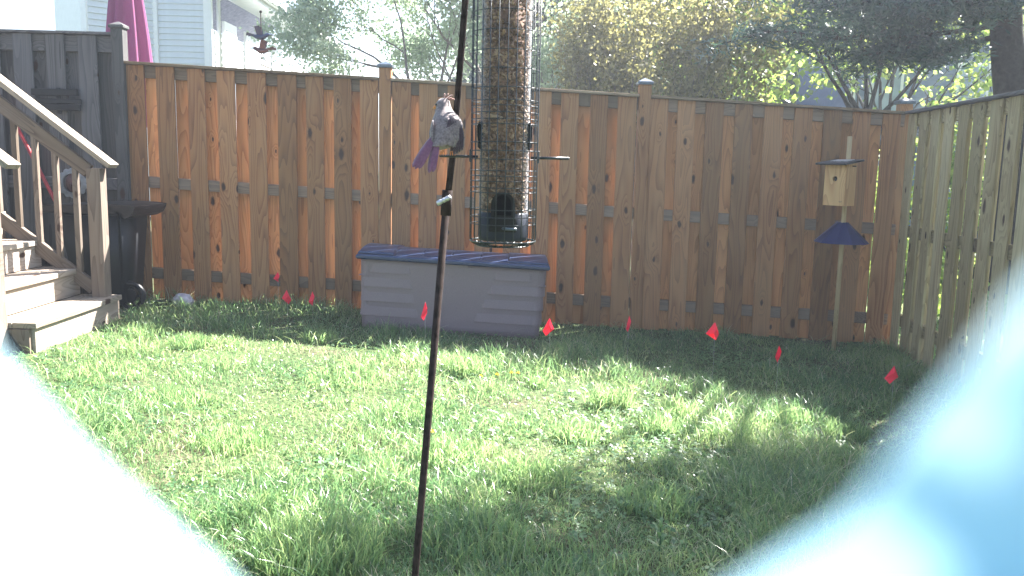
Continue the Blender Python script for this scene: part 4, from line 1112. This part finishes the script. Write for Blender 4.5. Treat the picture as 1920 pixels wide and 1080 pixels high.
tag(link('ground_cover', leaves_mesh('ground_cover', c_, .12, .4, rng.rand(n_)), M['leaf_lime'], kind='stuff'), 'bright green ground cover beyond the side fence', 'ground cover')
for i, (x, y, h, lab) in enumerate(((7.0, 16.5, 4.2, 'leafy lime tree seen left of the pine trunk, farther back'), (9.3, 17, 4.5, 'leafy lime tree behind the pine trunk, farthest right'), (3.3, 14.5, 3.2, 'light green young tree between bronze shrub and maple'))):
    random.seed(60 + i); Tb = Tree()
    Tb.grow((x, y, -.2), (0, 0, 1), h * .4, .09, 0, .3, 1, 0, .05)
    for k in range(6): Tb.grow((x, y, h * .36), (random.uniform(-1, 1), random.uniform(-1, 1), 1), h * .42, .045, 3, .6, 3, .05, .22, 5)
    build_tree('young_tree', lab, 'tree', (x, y, 0), Tb, .12, .45, M['leaf_lime'], M['bark'], 4, .2, group='young trees beyond the fence')

# blue-grey house behind the maple
b2 = thing('blue_house', 'blue grey house behind the maple at the right', 'house', (9.2, 20, 0))
bm = bmesh.new(); bx(bm, (9.5, 22.0, 2.2), (3.6, 3.9, 5.0)); link('wall', bm_me('wall', bm), M['bluehouse'], b2)
siding((7.7, 20.02, 0), (11.3, 20.02, 0), 1.9, 4.7, 0, M['bluehouse'], b2, (0, -1, 0), .13)
for xx, zz in ((8.45, 3.1), (10.4, 3.1)):
    bm = bmesh.new(); bx(bm, (xx, 19.98, zz), (.75, .06, 1.2)); wi = link('window', bm_me('window', bm), M['trim'], b2)
    bm = bmesh.new(); bx(bm, (xx, 19.945, zz), (.6, .02, 1.05)); pn = bpy.data.objects.new('pane', bm_me('pane', bm)); pn.data.materials.append(M['glass']); COL.objects.link(pn); pn.parent = wi
bm = bmesh.new(); vs = [bm.verts.new(p) for p in ((7.3, 19.0, 1.95), (11.5, 19.0, 1.95), (11.5, 20.1, 2.45), (7.3, 20.1, 2.45))]; bm.faces.new(vs); bmesh.ops.solidify(bm, geom=list(bm.faces), thickness=.06)
link('porch_roof', bm_me('porch_roof', bm), M['shingles'], b2)
bm = bmesh.new(); vs = [bm.verts.new(p) for p in ((7.4, 19.7, 4.7), (11.6, 19.7, 4.7), (11.6, 22, 6.4), (7.4, 22, 6.4), (11.6, 24.2, 4.7), (7.4, 24.2, 4.7))]
bm.faces.new([vs[i] for i in (0, 1, 2, 3)]); bm.faces.new([vs[i] for i in (3, 2, 4, 5)]); bmesh.ops.solidify(bm, geom=list(bm.faces), thickness=.06)
link('roof', bm_me('roof', bm), M['shingles'], b2)
bm = bmesh.new(); bx(bm, (7.68, 19.98, 2.3), (.12, .1, 4.8)); bx(bm, (11.32, 19.98, 2.3), (.12, .1, 4.8)); link('corner_trim', bm_me('corner_trim', bm), M['trim'], b2)

# ------------------------------------------------------------------ grass
def gzv(x, y): return np.array([gz(a, b) for a, b in zip(x, y)])
def nz(x, y, s_, o_): return np.array([noise.noise(Vector((a * s_, b * s_, o_))) for a, b in zip(x, y)])
def blades(x, y, h, wd, tint, lean, name):
    n_ = len(x); z = gzv(x, y) - .004
    a = rng.uniform(0, 2 * pi, n_); b = rng.uniform(0, 2 * pi, n_)
    sx, sy = np.cos(a) * wd / 2, np.sin(a) * wd / 2
    lx, ly = np.cos(b) * lean * h, np.sin(b) * lean * h
    P = np.zeros((n_, 7, 3)); zr = np.zeros(n_)
    up = np.sqrt(np.clip(1 - lean * .7, .15, 1))
    for i, (u, ww) in enumerate(((0, .8), (.4, 1.0), (.75, .7))):
        cx, cy, cz = x + lx * u ** 2, y + ly * u ** 2, z + h * u * (1 - (1 - up) * u)
        P[:, 2 * i] = np.stack([cx - sx * ww, cy - sy * ww, cz], 1); P[:, 2 * i + 1] = np.stack([cx + sx * ww, cy + sy * ww, cz], 1)
    P[:, 6] = np.stack([x + lx * 1.15, y + ly * 1.15, z + h * up], 1)
    base_ = 7 * np.arange(n_)[:, None]
    ii = np.concatenate([base_ + np.array([[0, 1, 3, 2]]), base_ + np.array([[2, 3, 5, 4]])], 1)
    idx_ = np.concatenate([ii, base_ + np.array([[4, 5, 6]])], 1).reshape(-1)
    pl = np.tile([4, 4, 3], n_)
    return mesh_np(name, P.reshape(-1, 3), pl, idx_, np.repeat(np.clip(tint, 0, 1), 7))
def sample(n_, ymin=1.7, ymax=6.62):
    # denser towards the camera, where each blade shows larger
    y = ymin + (ymax - ymin) * rng.rand(n_) ** 1.25
    x = rng.uniform(-1, 1, n_) * (.66 * y + .25)
    k = (x > -3.9) & (x < 2.93 - (6.58 - y) * .09) & ~((x < -2.62) & (y > 4.55) & (y < 5.8)) & ~((x > -1.08) & (x < .21) & (y > 5.93) & (y < 6.45)) & ~((x < -3.0) & (y > 6.55))
    return x[k], y[k]
x, y = sample(190000)
patch = nz(x, y, 1.3, 1) + .6 * nz(x, y, 4.0, 7)
bare = nz(x, y, 1.7, 33)
k = (patch > -.55 + .5 * rng.rand(len(x)) - .3) & ~((bare > .32) & (rng.rand(len(x)) < .65))
x, y, patch = x[k], y[k], patch[k]; n_ = len(x)
h = (.026 + .076 * np.clip(patch * 1.6 + .35, 0, 1.3)) * rng.uniform(.4, 1.45, n_)
tint = .44 + .35 * nz(x, y, 1.3, 12) + .25 * nz(x, y, 5., 15) + rng.normal(0, .18, n_); dry = rng.rand(n_) < .08; tint[dry] = 1; tint[~dry] = np.clip(tint[~dry], 0, .85)
tag(link('grass', blades(x, y, h, rng.uniform(.0022, .0045, n_), tint, rng.uniform(.2, 1.1, n_), 'grass'), M['grass'], kind='stuff'), 'short green lawn grass all over the yard', 'grass')
# taller tufts
tufts = [(-.57, 2.42, .26, .17, 1700), (-.27, 4.82, .16, .15, 700), (.46, 4.32, .10, .19, 130), (.58, 4.35, .10, .17, 200), (.72, 3.95, .13, .14, 380), (.86, 4.25, .12, .13, 260), (1.05, 3.9, .15, .11, 300), (1.44, 4.25, .14, .12, 320), (1.65, 4.05, .16, .12, 420),
         (-.44, 3.94, .18, .12, 700), (.1, 3.2, .2, .12, 750), (-.25, 3.35, .2, .13, 700), (-1.95, 5.05, .16, .12, 500), (-1.24, 5.42, .16, .13, 450), (-2.3, 5.3, .2, .12, 500), (.15, 4.62, .08, .10, 160), (.55, 3.0, .2, .11, 500), (-.1, 2.6, .25, .12, 700),
         (-1.15, 3.4, .22, .10, 600), (.2, 2.4, .3, .10, 600), (-.75, 2.7, .22, .12, 500), (1.0, 2.9, .25, .10, 400), (-2.45, 6.2, .1, .14, 60), (-2.2, 6.2, .1, .15, 60), (-1.8, 5.9, .2, .12, 120), (-2.6, 6.0, .1, .12, 60), (-1.6, 3.9, .25, .1, 500), (.95, 3.4, .2, .11, 420),
         (-2.1, 4.3, .3, .09, 500), (.3, 3.75, .14, .13, 380), (-.9, 4.5, .3, .09, 500)]
X, Y, H, TT = [], [], [], []
for (a, b, r_, hh, c0) in tufts:
    rr = r_ * np.sqrt(rng.rand(c0)) * .75; an = rng.uniform(0, 2 * pi, c0)
    X.append(a + rr * np.cos(an)); Y.append(b + rr * np.sin(an)); H.append(hh * rng.uniform(.5, 1.1, c0) * (1 - .35 * rr / r_)); TT.append(np.clip(rng.normal(.5, .16, c0), 0, .8))
X, Y, H, TT = map(np.concatenate, (X, Y, H, TT))
tag(link('grass_tufts', blades(X, Y, H, rng.uniform(.003, .0052, len(X)), TT, rng.uniform(.1, .7, len(X)), 'grass_tufts'), M['grass'], kind='stuff'), 'taller tufts of grass standing out of the lawn', 'grass')
# single long blades and seed stalks leaning every way
x, y = sample(3800, 1.8, 6.45); k = nz(x, y, 1.1, 71) > -.25; x, y = x[k], y[k]
tag(link('long_blades', blades(x, y, rng.uniform(.07, .15, len(x)), rng.uniform(.0026, .0045, len(x)), rng.uniform(.35, .95, len(x)), rng.uniform(.5, 1.3, len(x)), 'long_blades'), M['grass'], kind='stuff'), 'long single grass blades standing above the lawn', 'grass')
# strip of grass outside the fence
x = rng.uniform(3.05, 6.5, 14000); y = rng.uniform(3.0, 9.0, 14000)
tag(link('side_grass', blades(x, y, rng.uniform(.05, .12, len(x)), rng.uniform(.004, .009, len(x)), rng.uniform(.3, .85, len(x)), rng.uniform(.2, .9, len(x)), 'side_grass'), M['grass'], kind='stuff'), 'grass strip seen through the gaps of the side fence', 'grass')
# clover: three leaflets on a common centre
x, y = sample(30000, 1.8, 6.5)
d = nz(x, y, 1.7, 33) + .35 * (x > .2) * (y < 4.6)
k = (d > .0 + .25 * rng.rand(len(x))); x, y = x[k], y[k]; n_ = len(x)
z = gzv(x, y) + rng.uniform(.008, .035, n_); rad_ = rng.uniform(.005, .012, n_)
P = []; F = []
ph = rng.uniform(0, 2 * pi, n_); tl = rng.normal(0, .3, (n_, 2))
for q in range(3):
    a = ph + q * 2 * pi / 3
    def pt3(rr, da): 
        px_, py_ = rr * np.cos(a + da), rr * np.sin(a + da)
        return np.stack([x + px_, y + py_, z + px_ * tl[:, 0] + py_ * tl[:, 1]], 1)
    P.append(np.stack([pt3(rad_ * .05, 0), pt3(rad_ * 1.25, -.55), pt3(rad_ * 1.75, 0), pt3(rad_ * 1.25, .55)], 1))
P = np.stack(P, 1).reshape(-1, 3)
tn = np.repeat(np.clip(rng.normal(.5, .2, n_), 0, 1), 12)
tag(link('clover', mesh_np('clover', P, np.full(n_ * 3, 4), np.arange(n_ * 12), tn), M['clover'], kind='stuff'), 'low clover and small leaved weeds among the grass', 'ground cover')
# broader weed leaves
x, y = sample(16000, 1.8, 6.4); k = nz(x, y, 2.3, 61) > .05; x, y = x[k], y[k]
c_ = np.stack([x, y, gzv(x, y) + rng.uniform(.008, .03, len(x))], 1)
tag(link('weed_leaves', leaves_mesh('weed_leaves', c_, .017, .42, rng.rand(len(x)), flat=.75), M['clover'], kind='stuff'), 'scattered small weed leaves low in the lawn', 'ground cover')

# dandelions
DL = [((-.162, 4.50), .050, 'yellow dandelion, leftmost of the four in mid lawn'), ((-.075, 4.53), .056, 'yellow dandelion, second from left of the four in mid lawn'), ((.003, 4.62), .050, 'yellow dandelion, third from left of the four in mid lawn'), ((.040, 4.64), .046, 'yellow dandelion, rightmost of the four in mid lawn'), ((-.334, 3.53), .045, 'lone yellow dandelion just right of the feeder pole')]
for (p, hh, lab) in DL:
    g0 = gz(*p); f = thing('dandelion', lab, 'flower', (p[0], p[1], g0), group='dandelions in the lawn')
    bm = bmesh.new(); tube(bm, [(0, 0, 0), (.003, 0, hh * .6), (.004, -.002, hh + .02)], .0014, 6); local('stem', bm_me('stem', bm), M['portgreen'], f)
    bm = bmesh.new()
    for k in range(3):
        for q in range(14):
            a = q * 2 * pi / 14 + k * .2; r_ = .011 - .003 * k; z_ = hh + .020 + .002 * k
            v = [bm.verts.new(p_) for p_ in ((.004, -.002, z_), (.004 + r_ * cos(a - .14), -.002 + r_ * sin(a - .14), z_ + .002 + .002 * k), (.004 + r_ * 1.1 * cos(a), -.002 + r_ * 1.1 * sin(a), z_ + .001 + .002 * k), (.004 + r_ * cos(a + .14), -.002 + r_ * sin(a + .14), z_ + .002 + .002 * k))]
            bm.faces.new(v)
    local('petals', bm_me('petals', bm), M['dandelion'], f)
# tall leafy weed in front
wx, wy = .489, 2.58; g0 = gz(wx, wy)
wd_ = thing('leafy_weed', 'upright leafy weed with long narrow leaves in the near lawn', 'weed', (wx, wy, g0))
bm = bmesh.new(); tube(bm, [(0, 0, -.01), (.002, 0, .06), (0, 0, .105)], [.003, .0025, .0015], 6); local('stem', bm_me('stem', bm), M['clover'], wd_)
for k in range(13):
    bm = bmesh.new(); a = k * 2.4; u = k / 12; z_ = .015 + .09 * u; L_ = .058 * (1 - .45 * u); up_ = .35 + .9 * u
    d = Vector((cos(a), sin(a), up_)).normalized()
    feather(bm, (0, 0, z_), d, (-cos(a) * .6, -sin(a) * .6, 1), L_, .0062, .008)
    me_ = bm_me('leaf', bm); at_ = me_.attributes.new('tint', 'FLOAT', 'POINT'); at_.data.foreach_set('value', np.full(len(me_.vertices), .55 + .3 * u, np.float32))
    local('leaf', me_, M['clover'], wd_)

# ------------------------------------------------------------------ hazy backlit air, also added for the lens's veiling glare
bm = bmesh.new(); bx(bm, (0, 32, 6.0), (190, 170, 14.6))
hz_, t, n, l = nmat('air'); pv = N(t, 'ShaderNodeVolumePrincipled'); pv.inputs['Density'].default_value = .0036; pv.inputs['Anisotropy'].default_value = .5
pv.inputs['Color'].default_value = (.80, .88, 1, 1)
o_ = N(t, 'ShaderNodeOutputMaterial'); l.new(pv.outputs[0], o_.inputs['Volume'])
tag(link('haze', bm_me('haze', bm), hz_, kind='stuff'), 'thin haze in the backlit yard air, also standing in for lens glare', 'haze')

# ------------------------------------------------------------------ the camera's own rain hood
# A short tube of thin pale turquoise plastic really stands round the trail camera's lens; the lens sits low in it,
# so the photograph shows its lower inner wall, far out of focus and lit by the sun from the front.
def hood_mat():
    m, t, n, l = nmat('turquoise_plastic')
    tc = N(t, 'ShaderNodeTexCoord'); mp = N(t, 'ShaderNodeMapping'); mp.inputs['Scale'].default_value = (90, 150, 40); l.new(tc.outputs['Object'], mp.inputs[0])
    no = N(t, 'ShaderNodeTexNoise'); no.inputs['Scale'].default_value = 1; no.inputs['Detail'].default_value = 3; l.new(mp.outputs[0], no.inputs[0])
    c = ramp(t, no.outputs[0], [(.35, (.26, .46, .60)), (.5, (.46, .64, .72)), (.62, (.74, .82, .84))])
    b = bsdf(t, c, .5, .4)
    tr = N(t, 'ShaderNodeBsdfTranslucent'); l.new(c, tr.inputs[0]); mx = N(t, 'ShaderNodeMixShader'); mx.inputs[0].default_value = .4
    l.new(b.outputs[0], mx.inputs[1]); l.new(tr.outputs[0], mx.inputs[2]); out(t, mx.outputs[0]); return m
M['hood'] = hood_mat()
hd_ = thing('camera_hood', 'pale turquoise translucent plastic hood rim around the lens, out of focus', 'camera hood', (0, 0, 1.22))
hd_.matrix_basis = Matrix.Translation((0, 0, 1.22)) @ Matrix.Rotation(R(90 - 8.3), 4, 'X') @ Matrix.Rotation(R(1.25), 4, 'Z')
# rim outline in millimetres at 20 mm from the lens (an uneven, roughly cut opening)
OUT = [(14.4, 4.2), (13.4, 1.6), (11.8, -.3), (10.3, -2.3), (9.1, -3.7), (8.0, -5.2), (6.4, -6.3), (4.6, -7.5), (2.0, -9.4), (-1.5, -10.3), (-4.9, -8.7), (-7.2, -6.6), (-9.4, -4.7), (-11.0, -3.1), (-12.8, -.8), (-14.0, 2.5), (-14.6, 9), (-11.5, 15), (-5, 19), (2, 19.6), (8.5, 17.5), (13, 12)]
def crom(P, per):
    o_ = []; n_ = len(P)
    for i in range(n_):
        p0, p1, p2, p3 = (np.array(P[(i + k) % n_], float) for k in (-1, 0, 1, 2))
        for q in range(per):
            t_ = q / per; o_.append(.5 * (2 * p1 + (p2 - p0) * t_ + (2 * p0 - 5 * p1 + 4 * p2 - p3) * t_ ** 2 + (3 * p1 - p0 - 3 * p2 + p3) * t_ ** 3))
    return np.array(o_)
rim = crom(OUT, 6) * .001; cen_ = np.array((-.0004, .0045)); nn = len(rim)
bm = bmesh.new(); rings = []
prof = [(1.10, -.0193), (1.055, -.0204), (1.012, -.0203), (1.0, -.0193), (.985, -.015), (.96, -.010), (.93, -.004), (.92, .004), (.98, .0045), (1.0, -.003), (1.04, -.010), (1.075, -.016)]
for (f_, z_) in prof:
    ring = []
    for k in range(nn):
        a = 2 * pi * k / nn; wv = f_ * (1 + (.014 * sin(7 * a + z_ * 220) + .006 * sin(17 * a - z_ * 300)) * min(1, max(0, (z_ + .0195) * 120)))
        q = cen_ + (rim[k] - cen_) * wv
        ring.append(bm.verts.new((q[0], q[1], z_)))
    rings.append(ring)
for i in range(len(rings)):
    a_, b_ = rings[i], rings[(i + 1) % len(rings)]
    for k in range(nn): f = bm.faces.new((a_[k], a_[(k + 1) % nn], b_[(k + 1) % nn], b_[k])); f.smooth = True
bmesh.ops.recalc_face_normals(bm, faces=bm.faces)
local('hood_tube', bm_me('hood_tube', bm), M['hood'], hd_)
